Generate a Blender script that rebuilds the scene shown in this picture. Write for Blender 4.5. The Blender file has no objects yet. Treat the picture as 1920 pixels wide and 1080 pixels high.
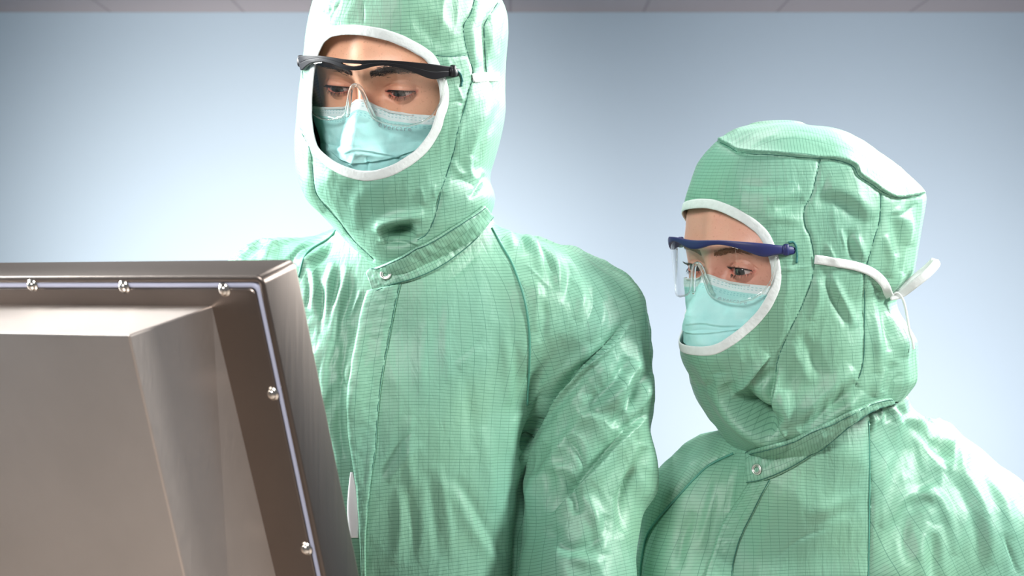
import bpy, math, random
import numpy as np
from mathutils import Vector, Matrix
from mathutils.bvhtree import BVHTree

random.seed(3)
S = bpy.context.scene
COL = S.collection

# ------------------------------------------------------------------ camera
CAMZ = 1.5
FPX = 3200.0
cam_data = bpy.data.cameras.new('camera')
cam = bpy.data.objects.new('camera', cam_data)
COL.objects.link(cam)
cam.location = (0, 0, CAMZ)
cam.rotation_euler = (math.radians(90), 0, 0)
cam_data.sensor_width = 36
cam_data.lens = 36 * FPX / 1920
cam_data.dof.use_dof = True
cam_data.dof.focus_distance = 1.56
cam_data.dof.aperture_fstop = 13
cam_data.clip_start = 0.05
S.camera = cam

# ------------------------------------------------------------------ world
W = bpy.data.worlds.new('world')
S.world = W
W.use_nodes = True
bg = W.node_tree.nodes['Background']
bg.inputs[0].default_value = (0.92, 0.95, 1.0, 1)
bg.inputs[1].default_value = 0.14

S.view_settings.view_transform = 'Standard'
S.view_settings.look = 'None'
S.view_settings.exposure = 0.28
S.view_settings.gamma = 1.0
S.view_settings.use_curve_mapping = False


def area(name, loc, target, size, power, color=(1, 1, 1), sy=None):
    l = bpy.data.lights.new(name, 'AREA')
    l.energy = power
    l.color = color
    l.size = size
    if sy:
        l.shape = 'RECTANGLE'
        l.size_y = sy
    o = bpy.data.objects.new(name, l)
    COL.objects.link(o)
    o.location = loc
    d = Vector(target) - Vector(loc)
    o.rotation_euler = d.to_track_quat('-Z', 'Y').to_euler()
    return o


def spot(name, loc, target, power, deg, color=(1, 1, 1), r=0.25):
    l = bpy.data.lights.new(name, 'SPOT')
    l.energy = power; l.color = color; l.spot_size = math.radians(deg); l.spot_blend = 1.0; l.shadow_soft_size = r
    o = bpy.data.objects.new(name, l)
    COL.objects.link(o)
    o.location = loc
    o.rotation_euler = (Vector(target) - Vector(loc)).to_track_quat('-Z', 'Y').to_euler()
    return o


area('key_lamp', (-0.8, -0.3, 2.35), (0.05, 1.6, 1.45), 0.6, 33, (1.0, 0.985, 0.96))
area('side_lamp', (1.75, 1.25, 2.30), (0.25, 1.62, 1.40), 0.22, 50, (1.0, 1.0, 0.97), 0.4)
area('rim_lamp', (1.30, 2.45, 2.25), (0.25, 1.62, 1.45), 0.30, 58, (1.0, 1.0, 0.97), 0.7)
area('rim_lamp', (-1.20, 1.75, 1.95), (-0.1, 1.6, 1.5), 0.30, 52, (0.97, 1.0, 1.0), 0.7)
area('top_fill', (0.1, 1.95, 2.62), (0.1, 1.65, 1.5), 0.5, 9, (1.0, 1.0, 0.98), 0.5)  # unseen overhead light, added to brighten the figures from above
spot('wall_glow_spot', (-0.85, 4.7, 0.3), (-1.0, 7.5, 1.35), 880, 62, (1.0, 0.87, 0.78))  # unseen spot near the floor, added for the left glow on the wall
spot('wall_glow_spot', (1.3, 4.7, 0.3), (1.5, 7.5, 0.95), 580, 78, (1.0, 0.87, 0.80))  # second added spot, out of view, brightens the wall at right


# ------------------------------------------------------------------ helpers
def P(px, py, Y):
    return Vector(((px - 960) / FPX * Y, Y, CAMZ - (py - 540) / FPX * Y))


def project(V):
    Y = V[:, 1]
    return 960 + V[:, 0] / Y * FPX, 540 - (V[:, 2] - CAMZ) / Y * FPX


def mesh_obj(name, V, F, mat, parent=None, uv=None, smooth=True):
    V = np.asarray(V, dtype=np.float32)
    m = bpy.data.meshes.new(name)
    if isinstance(F, np.ndarray) and F.ndim == 2:
        k = F.shape[1]
        m.vertices.add(len(V))
        m.vertices.foreach_set('co', V.ravel())
        m.loops.add(F.size)
        m.loops.foreach_set('vertex_index', F.astype(np.int32).ravel())
        m.polygons.add(len(F))
        m.polygons.foreach_set('loop_start', np.arange(0, F.size, k, dtype=np.int32))
        m.polygons.foreach_set('loop_total', np.full(len(F), k, dtype=np.int32))
        m.update(calc_edges=True)
    else:
        m.from_pydata([tuple(map(float, v)) for v in V], [], [tuple(int(i) for i in f) for f in F])
    if uv is not None:
        lay = m.uv_layers.new(name='UVMap')
        li = np.empty(len(m.loops), dtype=np.int32)
        m.loops.foreach_get('vertex_index', li)
        lay.data.foreach_set('uv', np.asarray(uv, dtype=np.float32)[li].ravel())
    m.polygons.foreach_set('use_smooth', np.full(len(m.polygons), smooth, dtype=bool))
    m.materials.append(mat)
    m.update()
    o = bpy.data.objects.new(name, m)
    COL.objects.link(o)
    if parent is not None:
        o.parent = parent
        o.matrix_parent_inverse = parent.matrix_world.inverted() if parent.parent is None else Matrix.Identity(4)
    return o


def tag(o, label=None, cat=None, group=None, kind=None):
    if label: o['label'] = label
    if cat: o['category'] = cat
    if group: o['group'] = group
    if kind: o['kind'] = kind
    return o


def smin(a, b, k):
    h = np.clip(0.5 + 0.5 * (b - a) / k, 0, 1)
    return b * (1 - h) + a * h - k * h * (1 - h)


def sstep(a, b, x):
    t = np.clip((x - a) / (b - a), 0, 1)
    return t * t * (3 - 2 * t)


_rng = np.random.RandomState(7)
_perm = _rng.permutation(256)
_perm = np.concatenate([_perm, _perm, _perm])
_grad = _rng.normal(size=(256, 3))
_grad /= np.linalg.norm(_grad, axis=1)[:, None]


def perlin(p):
    i = np.floor(p).astype(np.int64)
    f = p - i
    u = f * f * f * (f * (f * 6 - 15) + 10)
    i &= 255
    out = 0
    for dx in (0, 1):
        wx = u[:, 0] if dx else 1 - u[:, 0]
        a = _perm[(i[:, 0] + dx) & 255]
        for dy in (0, 1):
            wy = u[:, 1] if dy else 1 - u[:, 1]
            b = _perm[a + ((i[:, 1] + dy) & 255)]
            for dz in (0, 1):
                wz = u[:, 2] if dz else 1 - u[:, 2]
                g = _grad[_perm[b + ((i[:, 2] + dz) & 255)]]
                out = out + wx * wy * wz * (g[:, 0] * (f[:, 0] - dx) + g[:, 1] * (f[:, 1] - dy) + g[:, 2] * (f[:, 2] - dz))
    return out * 1.6


def surface_nets(field, lo, hi, h):
    lo = np.array(lo, float); hi = np.array(hi, float)
    n = np.ceil((hi - lo) / h).astype(int) + 1
    F = np.empty(n)
    xs = lo[0] + h * np.arange(n[0]); ys = lo[1] + h * np.arange(n[1]); zs = lo[2] + h * np.arange(n[2])
    step = max(1, int(1500000 / (n[1] * n[2])))
    for a in range(0, n[0], step):
        X, Y, Z = np.meshgrid(xs[a:a + step], ys, zs, indexing='ij')
        F[a:a + step] = field(np.stack([X.ravel(), Y.ravel(), Z.ravel()], 1)).reshape(X.shape)
    s = F < 0
    c = [(a, b, d) for a in (0, 1) for b in (0, 1) for d in (0, 1)]
    N = n - 1
    sl = lambda G, o: G[o[0]:o[0] + N[0], o[1]:o[1] + N[1], o[2]:o[2] + N[2]]
    cnt = sum(sl(s, o).astype(np.int8) for o in c)
    act = (cnt > 0) & (cnt < 8)
    ids = np.argwhere(act)
    idx = -np.ones(N, dtype=np.int64)
    idx[act] = np.arange(len(ids))
    acc = np.zeros((len(ids), 3)); k = np.zeros(len(ids))
    for o in c:
        for ax in range(3):
            if o[ax]: continue
            q = list(o); q[ax] = 1
            A = F[ids[:, 0] + o[0], ids[:, 1] + o[1], ids[:, 2] + o[2]]
            B = F[ids[:, 0] + q[0], ids[:, 1] + q[1], ids[:, 2] + q[2]]
            m = (A < 0) != (B < 0)
            t = np.where(m, A / np.where(m, A - B, 1), 0)
            pt = np.tile(np.array(o, float), (len(ids), 1)); pt[:, ax] += t
            acc += pt * m[:, None]; k += m
    V = lo + h * (ids + acc / k[:, None])
    faces = []
    for ax in range(3):
        o1, o2 = [(1, 2), (2, 0), (0, 1)][ax]
        a = [slice(None)] * 3; b = [slice(None)] * 3
        a[ax] = slice(0, -1); b[ax] = slice(1, None)
        SA = s[tuple(a)]; SB = s[tuple(b)]
        e = np.argwhere(SA != SB)
        e = e[(e[:, o1] > 0) & (e[:, o2] > 0) & (e[:, o1] < N[o1]) & (e[:, o2] < N[o2])]
        ins = SA[e[:, 0], e[:, 1], e[:, 2]]
        def cell(d1, d2):
            q = e.copy(); q[:, o1] -= d1; q[:, o2] -= d2
            return idx[q[:, 0], q[:, 1], q[:, 2]]
        q = np.stack([cell(0, 0), cell(1, 0), cell(1, 1), cell(0, 1)], 1)
        q[~ins] = q[~ins][:, ::-1]
        faces.append(q)
    Fc = np.concatenate(faces)
    return V, Fc


def fgrad(field, V, e=5e-4):
    g = np.empty_like(V)
    for a in range(3):
        d = np.zeros(3); d[a] = e
        g[:, a] = (field(V + d) - field(V - d)) / (2 * e)
    return g


def newton(field, V, it=3, mx=0.003):
    for _ in range(it):
        f = field(V); g = fgrad(field, V)
        st = -(f / np.maximum((g * g).sum(1), 0.05))[:, None] * g
        l = np.linalg.norm(st, axis=1)
        st *= np.minimum(1, mx / np.maximum(l, 1e-9))[:, None]
        V = V + st
    return V


def subdivide(V, F):
    E = np.concatenate([F[:, [0, 1]], F[:, [1, 2]], F[:, [2, 3]], F[:, [3, 0]]])
    E = np.sort(E, 1)
    key = E[:, 0] * (len(V) + 1) + E[:, 1]
    uq, first, inv = np.unique(key, return_index=True, return_inverse=True)
    mids = (V[E[first, 0]] + V[E[first, 1]]) / 2
    cent = V[F].mean(1)
    nF = len(F); b = len(V); c = b + len(uq)
    m = (b + inv).reshape(4, nF)
    ce = c + np.arange(nF)
    out = np.concatenate([
        np.stack([F[:, 0], m[0], ce, m[3]], 1), np.stack([m[0], F[:, 1], m[1], ce], 1),
        np.stack([ce, m[1], F[:, 2], m[2]], 1), np.stack([m[3], ce, m[2], F[:, 3]], 1)])
    return np.concatenate([V, mids, cent]), out


def vnormals(V, F):
    n = np.cross(V[F[:, 2]] - V[F[:, 0]], V[F[:, 3]] - V[F[:, 1]])
    out = np.zeros_like(V)
    for k in range(4):
        for a in range(3):
            out[:, a] += np.bincount(F[:, k], n[:, a], len(V))
    return out / np.maximum(np.linalg.norm(out, axis=1), 1e-12)[:, None]


def compact(V, F, *extra):
    u, inv = np.unique(F, return_inverse=True)
    return (V[u], inv.reshape(F.shape)) + tuple(e[u] for e in extra)


def relax(V, F, it=2, w=0.5):
    E = np.concatenate([F[:, [0, 1]], F[:, [1, 2]], F[:, [2, 3]], F[:, [3, 0]]])
    for _ in range(it):
        acc = np.zeros_like(V); c = np.bincount(E[:, 0], minlength=len(V)) + np.bincount(E[:, 1], minlength=len(V))
        for a in range(3):
            acc[:, a] = np.bincount(E[:, 0], V[E[:, 1], a], len(V)) + np.bincount(E[:, 1], V[E[:, 0], a], len(V))
        V = V * (1 - w) + w * acc / np.maximum(c, 1)[:, None]
    return V


def catmull(pts, n=10, closed=False):
    p = [np.array(q, float) for q in pts]
    if closed:
        p = [p[-1]] + p + [p[0], p[1]]
    else:
        p = [2 * p[0] - p[1]] + p + [2 * p[-1] - p[-2]]
    out = []
    for i in range(1, len(p) - 2):
        for k in range(n):
            t = k / n
            out.append(0.5 * ((2 * p[i]) + (-p[i - 1] + p[i + 1]) * t + (2 * p[i - 1] - 5 * p[i] + 4 * p[i + 1] - p[i + 2]) * t * t + (-p[i - 1] + 3 * p[i] - 3 * p[i + 1] + p[i + 2]) * t ** 3))
    if not closed:
        out.append(p[-2])
    return np.array(out)


def polydist(x, y, pts):
    """distance, side (+ = right of travel in the picture), param for points to a polyline"""
    best = np.full(len(x), 1e9); side = np.zeros(len(x)); par = np.zeros(len(x))
    seg = np.diff(pts, axis=0); L = np.linalg.norm(seg, axis=1); cum = np.concatenate([[0], np.cumsum(L)])
    for i in range(len(seg)):
        if L[i] < 1e-6: continue
        dx = x - pts[i, 0]; dy = y - pts[i, 1]
        t = np.clip((dx * seg[i, 0] + dy * seg[i, 1]) / L[i] ** 2, 0, 1)
        ex = dx - t * seg[i, 0]; ey = dy - t * seg[i, 1]
        d = np.hypot(ex, ey)
        m = d < best
        best[m] = d[m]
        side[m] = np.sign(seg[i, 0] * dy[m] - seg[i, 1] * dx[m])
        par[m] = (cum[i] + t[m] * L[i]) / cum[-1]
    return best, side, par


def apply_strokes(V, N, strokes, gain=1.35):
    """folds of the cloth: ridges (g), sharp creases (c) and lapped edges (s) raised along the normals"""
    px, py = project(V)
    view = -V + np.array([0, 0, CAMZ]); view /= np.linalg.norm(view, axis=1)[:, None]
    fac = (N * view).sum(1)
    wf = sstep(0.0, 0.25, fac)
    disp = np.zeros(len(V))
    for st in strokes:
        kind, amp, w, pts = st[:4]
        flat = len(st) > 4
        c = catmull(pts, 5) if len(pts) > 2 else np.array(pts, float)
        r = w * 3.5
        lo = c.min(0) - r; hi = c.max(0) + r
        m = np.where((px > lo[0]) & (px < hi[0]) & (py > lo[1]) & (py < hi[1]) & (fac > 0))[0]
        if not len(m): continue
        d, s, t = polydist(px[m], py[m], c)
        tap = 1.0 if flat else np.clip(np.sin(np.pi * np.clip(t, 0.0, 1)), 0, 1) ** 0.6
        if kind == 'g': q = np.exp(-(d / w) ** 2)
        elif kind == 'c': q = np.exp(-d / (w * 0.6)) * np.exp(-(d / (2.4 * w)) ** 2)
        else:
            rise = np.exp(-d / w); fall = -0.55 * np.exp(-d / (0.5 * w))
            q = np.where(s > 0, rise, fall)
            b = np.clip(d / 2.0, 0, 1); q = q * b + (1 - b) * 0.225
            q *= np.exp(-(d / (2.6 * w)) ** 2)
        disp[m] += amp * 1e-3 * q * tap * wf[m]
    return disp


def tube(pts, r, seg=8, closed=False, flat=None):
    """pts Nx3, r scalar or list"""
    pts = np.array([list(p) for p in pts], float)
    n = len(pts)
    r = np.full(n, r) if np.isscalar(r) else np.array(r, float)
    T = np.roll(pts, -1, 0) - np.roll(pts, 1, 0)
    if not closed:
        T[0] = pts[1] - pts[0]; T[-1] = pts[-1] - pts[-2]
    T /= np.maximum(np.linalg.norm(T, axis=1), 1e-12)[:, None]
    up = np.array([0, 0, 1.0]) if abs(T[0][2]) < 0.9 else np.array([1.0, 0, 0])
    V = []; prev = np.cross(np.cross(T[0], up), T[0]); prev /= np.linalg.norm(prev)
    for i in range(n):
        a = prev - T[i] * prev.dot(T[i]); a /= np.linalg.norm(a); b = np.cross(T[i], a); prev = a
        for k in range(seg):
            an = 2 * math.pi * k / seg
            V.append(pts[i] + r[i] * (math.cos(an) * a + math.sin(an) * b))
    F = []
    for i in range(n if closed else n - 1):
        j = (i + 1) % n
        for k in range(seg):
            F.append((i * seg + k, i * seg + (k + 1) % seg, j * seg + (k + 1) % seg, j * seg + k))
    V = [tuple(v) for v in V]
    if not closed:
        F.append(tuple(range(seg))[::-1]); F.append(tuple((n - 1) * seg + k for k in range(seg)))
    return V, F


class MB:
    def __init__(s): s.v = []; s.f = []
    def add(s, V, F):
        b = len(s.v); s.v += [tuple(v) for v in V]; s.f += [tuple(i + b for i in f) for f in F]
    def tube(s, *a, **k): s.add(*tube(*a, **k))
    def build(s, name, mat, parent=None, smooth=True): return mesh_obj(name, s.v, s.f, mat, parent, smooth=smooth)


# ------------------------------------------------------------------ materials
def new_mat(name):
    m = bpy.data.materials.new(name); m.use_nodes = True
    nt = m.node_tree; nt.nodes.clear()
    out = nt.nodes.new('ShaderNodeOutputMaterial')
    b = nt.nodes.new('ShaderNodeBsdfPrincipled')
    nt.links.new(b.outputs[0], out.inputs[0])
    return m, nt, b


def nd(nt, t, **kw):
    n = nt.nodes.new(t)
    for k, v in kw.items(): setattr(n, k, v)
    return n


def simple(name, col, rough=0.5, metal=0.0, spec=0.5, noise=0.0, nscale=80, bump=0.0, **kw):
    m, nt, b = new_mat(name)
    b.inputs['Roughness'].default_value = rough
    b.inputs['Metallic'].default_value = metal
    b.inputs['Specular IOR Level'].default_value = spec
    tc = nd(nt, 'ShaderNodeTexCoord'); no = nd(nt, 'ShaderNodeTexNoise')
    no.inputs['Scale'].default_value = nscale; no.inputs['Detail'].default_value = 4
    nt.links.new(tc.outputs['Object'], no.inputs['Vector'])
    mx = nd(nt, 'ShaderNodeMix', data_type='RGBA')
    nt.links.new(no.outputs[0], mx.inputs[0])
    mx.inputs[6].default_value = tuple(c * (1 - noise) for c in col) + (1,)
    mx.inputs[7].default_value = tuple(min(1, c * (1 + noise)) for c in col) + (1,)
    nt.links.new(mx.outputs[2], b.inputs['Base Color'])
    if bump:
        bp = nd(nt, 'ShaderNodeBump'); bp.inputs['Strength'].default_value = bump; bp.inputs['Distance'].default_value = 0.001
        nt.links.new(no.outputs[0], bp.inputs['Height']); nt.links.new(bp.outputs[0], b.inputs['Normal'])
    for k, v in kw.items(): b.inputs[k.replace('_', ' ')].default_value = v
    return m


def math_n(nt, op, a, b=None, c=None):
    n = nd(nt, 'ShaderNodeMath', operation=op)
    for i, v in enumerate((a, b, c)):
        if v is None: continue
        if hasattr(v, 'links'): nt.links.new(v, n.inputs[i])
        else: n.inputs[i].default_value = v
    return n.outputs[0]


def fabric(name, base=(0.185, 0.405, 0.29), line=(0.03, 0.14, 0.10)):
    m, nt, b = new_mat(name)
    uv = nd(nt, 'ShaderNodeUVMap'); uv.uv_map = 'UVMap'
    tc = nd(nt, 'ShaderNodeTexCoord')
    sep = nd(nt, 'ShaderNodeSeparateXYZ'); nt.links.new(uv.outputs[0], sep.inputs[0])
    # conductive threads: close weft lines, wide warp lines
    v = math_n(nt, 'FRACT', math_n(nt, 'DIVIDE', sep.outputs[1], 0.0030))
    v = math_n(nt, 'ABSOLUTE', math_n(nt, 'SUBTRACT', v, 0.5))
    lv = math_n(nt, 'LESS_THAN', v, 0.10)
    u = math_n(nt, 'FRACT', math_n(nt, 'DIVIDE', sep.outputs[0], 0.0100))
    u = math_n(nt, 'ABSOLUTE', math_n(nt, 'SUBTRACT', u, 0.5))
    lu = math_n(nt, 'LESS_THAN', u, 0.017)
    ln = math_n(nt, 'MAXIMUM', math_n(nt, 'MULTIPLY', lv, 0.50), math_n(nt, 'MULTIPLY', lu, 0.65))
    no = nd(nt, 'ShaderNodeTexNoise'); no.inputs['Scale'].default_value = 9; no.inputs['Detail'].default_value = 3
    nt.links.new(tc.outputs['Object'], no.inputs['Vector'])
    mx = nd(nt, 'ShaderNodeMix', data_type='RGBA')
    nt.links.new(no.outputs[0], mx.inputs[0])
    mx.inputs[6].default_value = (base[0] * 0.88, base[1] * 0.97, base[2] * 1.06, 1)
    mx.inputs[7].default_value = (base[0] * 1.18, base[1] * 1.04, base[2] * 0.92, 1)
    m2 = nd(nt, 'ShaderNodeMix', data_type='RGBA')
    nt.links.new(ln, m2.inputs[0]); nt.links.new(mx.outputs[2], m2.inputs[6]); m2.inputs[7].default_value = line + (1,)
    nt.links.new(m2.outputs[2], b.inputs['Base Color'])
    b.inputs['Roughness'].default_value = 0.50
    b.inputs['Specular IOR Level'].default_value = 0.6
    b.inputs['Sheen Weight'].default_value = 0.1
    b.inputs['Sheen Roughness'].default_value = 0.4
    b.inputs['Sheen Tint'].default_value = (0.8, 1, 0.9, 1)
    # fine puckers
    mp = nd(nt, 'ShaderNodeMapping'); mp.inputs['Scale'].default_value = (120, 45, 60)
    nt.links.new(uv.outputs[0], mp.inputs['Vector'])
    n2 = nd(nt, 'ShaderNodeTexNoise'); n2.inputs['Scale'].default_value = 1; n2.inputs['Detail'].default_value = 3
    n2.inputs['Distortion'].default_value = 0.6
    nt.links.new(mp.outputs[0], n2.inputs['Vector'])
    bp = nd(nt, 'ShaderNodeBump'); bp.inputs['Strength'].default_value = 0.5; bp.inputs['Distance'].default_value = 0.0018
    nt.links.new(n2.outputs[0], bp.inputs['Height']); nt.links.new(bp.outputs[0], b.inputs['Normal'])
    return m


M_FAB = fabric('green_grid_fabric')
M_SEAM = simple('dark_green_thread', (0.025, 0.13, 0.10), 0.7, noise=0.3, nscale=600)
M_PIPE = simple('green_piping', (0.07, 0.27, 0.20), 0.55, noise=0.2, nscale=500)
M_TEAL = simple('teal_edging', (0.02, 0.15, 0.14), 0.6, noise=0.3, nscale=500)
M_WHITE = simple('white_nonwoven', (0.66, 0.71, 0.70), 0.75, noise=0.10, nscale=220, bump=0.5)
M_TIE = simple('white_tape', (0.68, 0.72, 0.71), 0.7, noise=0.05, nscale=300, bump=0.3)
M_CHROME = simple('snap_metal', (0.85, 0.83, 0.80), 0.38, 1.0)
M_UNDER = simple('white_cotton', (0.8, 0.8, 0.82), 0.8, noise=0.05)
M_GLOVE = simple('latex_glove', (0.75, 0.73, 0.62), 0.5, noise=0.05)
M_BOOT = simple('boot_cover', (0.75, 0.78, 0.78), 0.6, noise=0.05)
M_BLACK = simple('black_plastic', (0.008, 0.008, 0.011), 0.45, spec=0.35)
M_NAVY = simple('navy_plastic', (0.018, 0.024, 0.11), 0.45, spec=0.4)
M_TEXT = simple('grey_print', (0.32, 0.45, 0.48), 0.8)


def skin(name, a, b2, red):
    m, nt, b = new_mat(name)
    tc = nd(nt, 'ShaderNodeTexCoord')
    n1 = nd(nt, 'ShaderNodeTexNoise'); n1.inputs['Scale'].default_value = 45; n1.inputs['Detail'].default_value = 5
    nt.links.new(tc.outputs['Object'], n1.inputs['Vector'])
    mx = nd(nt, 'ShaderNodeMix', data_type='RGBA'); nt.links.new(n1.outputs[0], mx.inputs[0])
    mx.inputs[6].default_value = a + (1,); mx.inputs[7].default_value = b2 + (1,)
    at = nd(nt, 'ShaderNodeAttribute', attribute_name='flush')
    m2 = nd(nt, 'ShaderNodeMix', data_type='RGBA'); nt.links.new(at.outputs['Fac'], m2.inputs[0])
    nt.links.new(mx.outputs[2], m2.inputs[6]); m2.inputs[7].default_value = red + (1,)
    # freckles and pores
    vo = nd(nt, 'ShaderNodeTexNoise'); vo.inputs['Scale'].default_value = 420; vo.inputs['Detail'].default_value = 2
    nt.links.new(tc.outputs['Object'], vo.inputs['Vector'])
    fr = math_n(nt, 'MULTIPLY', math_n(nt, 'GREATER_THAN', vo.outputs[0], 0.66), 0.30)
    m3 = nd(nt, 'ShaderNodeMix', data_type='RGBA'); nt.links.new(fr, m3.inputs[0])
    nt.links.new(m2.outputs[2], m3.inputs[6]); m3.inputs[7].default_value = (0.45, 0.18, 0.10, 1)
    nt.links.new(m3.outputs[2], b.inputs['Base Color'])
    b.inputs['Roughness'].default_value = 0.45
    b.inputs['Subsurface Weight'].default_value = 0.12
    b.inputs['Subsurface Radius'].default_value = (1.0, 0.35, 0.2)
    b.inputs['Subsurface Scale'].default_value = 0.004
    bp = nd(nt, 'ShaderNodeBump'); bp.inputs['Strength'].default_value = 0.35; bp.inputs['Distance'].default_value = 0.0005
    nt.links.new(vo.outputs[0], bp.inputs['Height']); nt.links.new(bp.outputs[0], b.inputs['Normal'])
    return m


M_EYE = simple('eye_white', (0.62, 0.54, 0.52), 0.12, spec=0.8, Coat_Weight=1.0)
M_IRIS = simple('iris_grey', (0.035, 0.04, 0.04), 0.1, noise=0.6, nscale=1500, Coat_Weight=1.0)
M_PUPIL = simple('pupil_black', (0.004, 0.004, 0.004), 0.05, Coat_Weight=1.0)
M_LASH = simple('lash_black', (0.02, 0.013, 0.010), 0.6)
M_BROWN = simple('brow_dark_brown', (0.035, 0.02, 0.014), 0.6)
M_GINGER = simple('brow_ginger', (0.22, 0.085, 0.035), 0.6)

mlens, nt, b = new_mat('clear_lens')
_out = [n for n in nt.nodes if n.type == 'OUTPUT_MATERIAL'][0]
_tr = nd(nt, 'ShaderNodeBsdfTransparent'); _tr.inputs[0].default_value = (0.975, 0.98, 0.978, 1)
_gl = nd(nt, 'ShaderNodeBsdfGlossy'); _gl.inputs['Roughness'].default_value = 0.03
_fc = nd(nt, 'ShaderNodeLayerWeight'); _fc.inputs[0].default_value = 0.5
_fr = nd(nt, 'ShaderNodeMath', operation='MULTIPLY_ADD')
_pw = nd(nt, 'ShaderNodeMath', operation='POWER'); nt.links.new(_fc.outputs['Facing'], _pw.inputs[0]); _pw.inputs[1].default_value = 5.0
nt.links.new(_pw.outputs[0], _fr.inputs[0]); _fr.inputs[1].default_value = 0.55; _fr.inputs[2].default_value = 0.05
_mx = nd(nt, 'ShaderNodeMixShader')
nt.links.new(_fr.outputs[0], _mx.inputs[0]); nt.links.new(_tr.outputs[0], _mx.inputs[1]); nt.links.new(_gl.outputs[0], _mx.inputs[2])
nt.links.new(_mx.outputs[0], _out.inputs[0])
M_LENS = mlens
mrim, nt, b = new_mat('clear_moulded_edge')
b.inputs['Base Color'].default_value = (0.90, 0.93, 0.90, 1)
b.inputs['Roughness'].default_value = 0.06
b.inputs['IOR'].default_value = 1.35
b.inputs['Transmission Weight'].default_value = 0.92
M_RIM = mrim


def mask_material():
    m, nt, b = new_mat('mask_nonwoven')
    uv = nd(nt, 'ShaderNodeUVMap'); uv.uv_map = 'UVMap'
    sep = nd(nt, 'ShaderNodeSeparateXYZ'); nt.links.new(uv.outputs[0], sep.inputs[0])
    U, Vv = sep.outputs[0], sep.outputs[1]      # metres across, metres below the top edge
    tc = nd(nt, 'ShaderNodeTexCoord')
    no = nd(nt, 'ShaderNodeTexNoise'); no.inputs['Scale'].default_value = 60; no.inputs['Detail'].default_value = 5
    nt.links.new(tc.outputs['Object'], no.inputs['Vector'])
    mx = nd(nt, 'ShaderNodeMix', data_type='RGBA'); nt.links.new(no.outputs[0], mx.inputs[0])
    mx.inputs[6].default_value = (0.30, 0.70, 0.68, 1); mx.inputs[7].default_value = (0.52, 0.83, 0.81, 1)
    band = math_n(nt, 'LESS_THAN', Vv, 0.0085)
    m2 = nd(nt, 'ShaderNodeMix', data_type='RGBA'); nt.links.new(band, m2.inputs[0])
    nt.links.new(mx.outputs[2], m2.inputs[6]); m2.inputs[7].default_value = (0.72, 0.84, 0.85, 1)
    # welded dash rows
    du = math_n(nt, 'LESS_THAN', math_n(nt, 'FRACT', math_n(nt, 'DIVIDE', U, 0.0034)), 0.5)
    rows = None
    for r in (0.0030, 0.0052, 0.0105, 0.0122):
        q = math_n(nt, 'LESS_THAN', math_n(nt, 'ABSOLUTE', math_n(nt, 'SUBTRACT', Vv, r)), 0.00042)
        rows = q if rows is None else math_n(nt, 'MAXIMUM', rows, q)
    dash = math_n(nt, 'MULTIPLY', math_n(nt, 'MULTIPLY', du, rows), 0.55)
    m3 = nd(nt, 'ShaderNodeMix', data_type='RGBA'); nt.links.new(dash, m3.inputs[0])
    nt.links.new(m2.outputs[2], m3.inputs[6]); m3.inputs[7].default_value = (0.18, 0.50, 0.52, 1)
    nt.links.new(m3.outputs[2], b.inputs['Base Color'])
    b.inputs['Roughness'].default_value = 0.8
    b.inputs['Subsurface Weight'].default_value = 0.0
    n2 = nd(nt, 'ShaderNodeTexNoise'); n2.inputs['Scale'].default_value = 900
    nt.links.new(tc.outputs['Object'], n2.inputs['Vector'])
    bp = nd(nt, 'ShaderNodeBump'); bp.inputs['Strength'].default_value = 0.4; bp.inputs['Distance'].default_value = 0.0004
    nt.links.new(n2.outputs[0], bp.inputs['Height']); nt.links.new(bp.outputs[0], b.inputs['Normal'])
    return m


M_MASK = mask_material()


def steel_material(name, col, rough):
    m, nt, b = new_mat(name)
    tc = nd(nt, 'ShaderNodeTexCoord'); mp = nd(nt, 'ShaderNodeMapping')
    mp.inputs['Scale'].default_value = (900, 900, 14)
    nt.links.new(tc.outputs['Object'], mp.inputs['Vector'])
    no = nd(nt, 'ShaderNodeTexNoise'); no.inputs['Scale'].default_value = 1; no.inputs['Detail'].default_value = 3
    nt.links.new(mp.outputs[0], no.inputs['Vector'])
    n2 = nd(nt, 'ShaderNodeTexNoise'); n2.inputs['Scale'].default_value = 9; n2.inputs['Detail'].default_value = 4
    nt.links.new(tc.outputs['Object'], n2.inputs['Vector'])
    mx = nd(nt, 'ShaderNodeMix', data_type='RGBA'); nt.links.new(n2.outputs[0], mx.inputs[0])
    mx.inputs[6].default_value = tuple(c * 0.86 for c in col) + (1,); mx.inputs[7].default_value = tuple(c * 1.12 for c in col) + (1,)
    nt.links.new(mx.outputs[2], b.inputs['Base Color'])
    b.inputs['Metallic'].default_value = 1.0
    r = math_n(nt, 'ADD', math_n(nt, 'MULTIPLY', no.outputs[0], 0.14), rough)
    nt.links.new(r, b.inputs['Roughness'])
    b.inputs['Anisotropic'].default_value = 0.4
    bp = nd(nt, 'ShaderNodeBump'); bp.inputs['Strength'].default_value = 0.10; bp.inputs['Distance'].default_value = 0.0005
    nt.links.new(no.outputs[0], bp.inputs['Height']); nt.links.new(bp.outputs[0], b.inputs['Normal'])
    return m


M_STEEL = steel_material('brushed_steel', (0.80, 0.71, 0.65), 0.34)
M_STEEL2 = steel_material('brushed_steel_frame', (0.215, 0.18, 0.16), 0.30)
M_GASKET = simple('silicone_gasket', (0.37, 0.385, 0.50), 0.5, noise=0.05)
M_SCREEN = simple('screen_glass', (0.02, 0.025, 0.03), 0.1)
M_SCREW = simple('screw_steel', (0.75, 0.70, 0.64), 0.16, 1.0)

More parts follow.
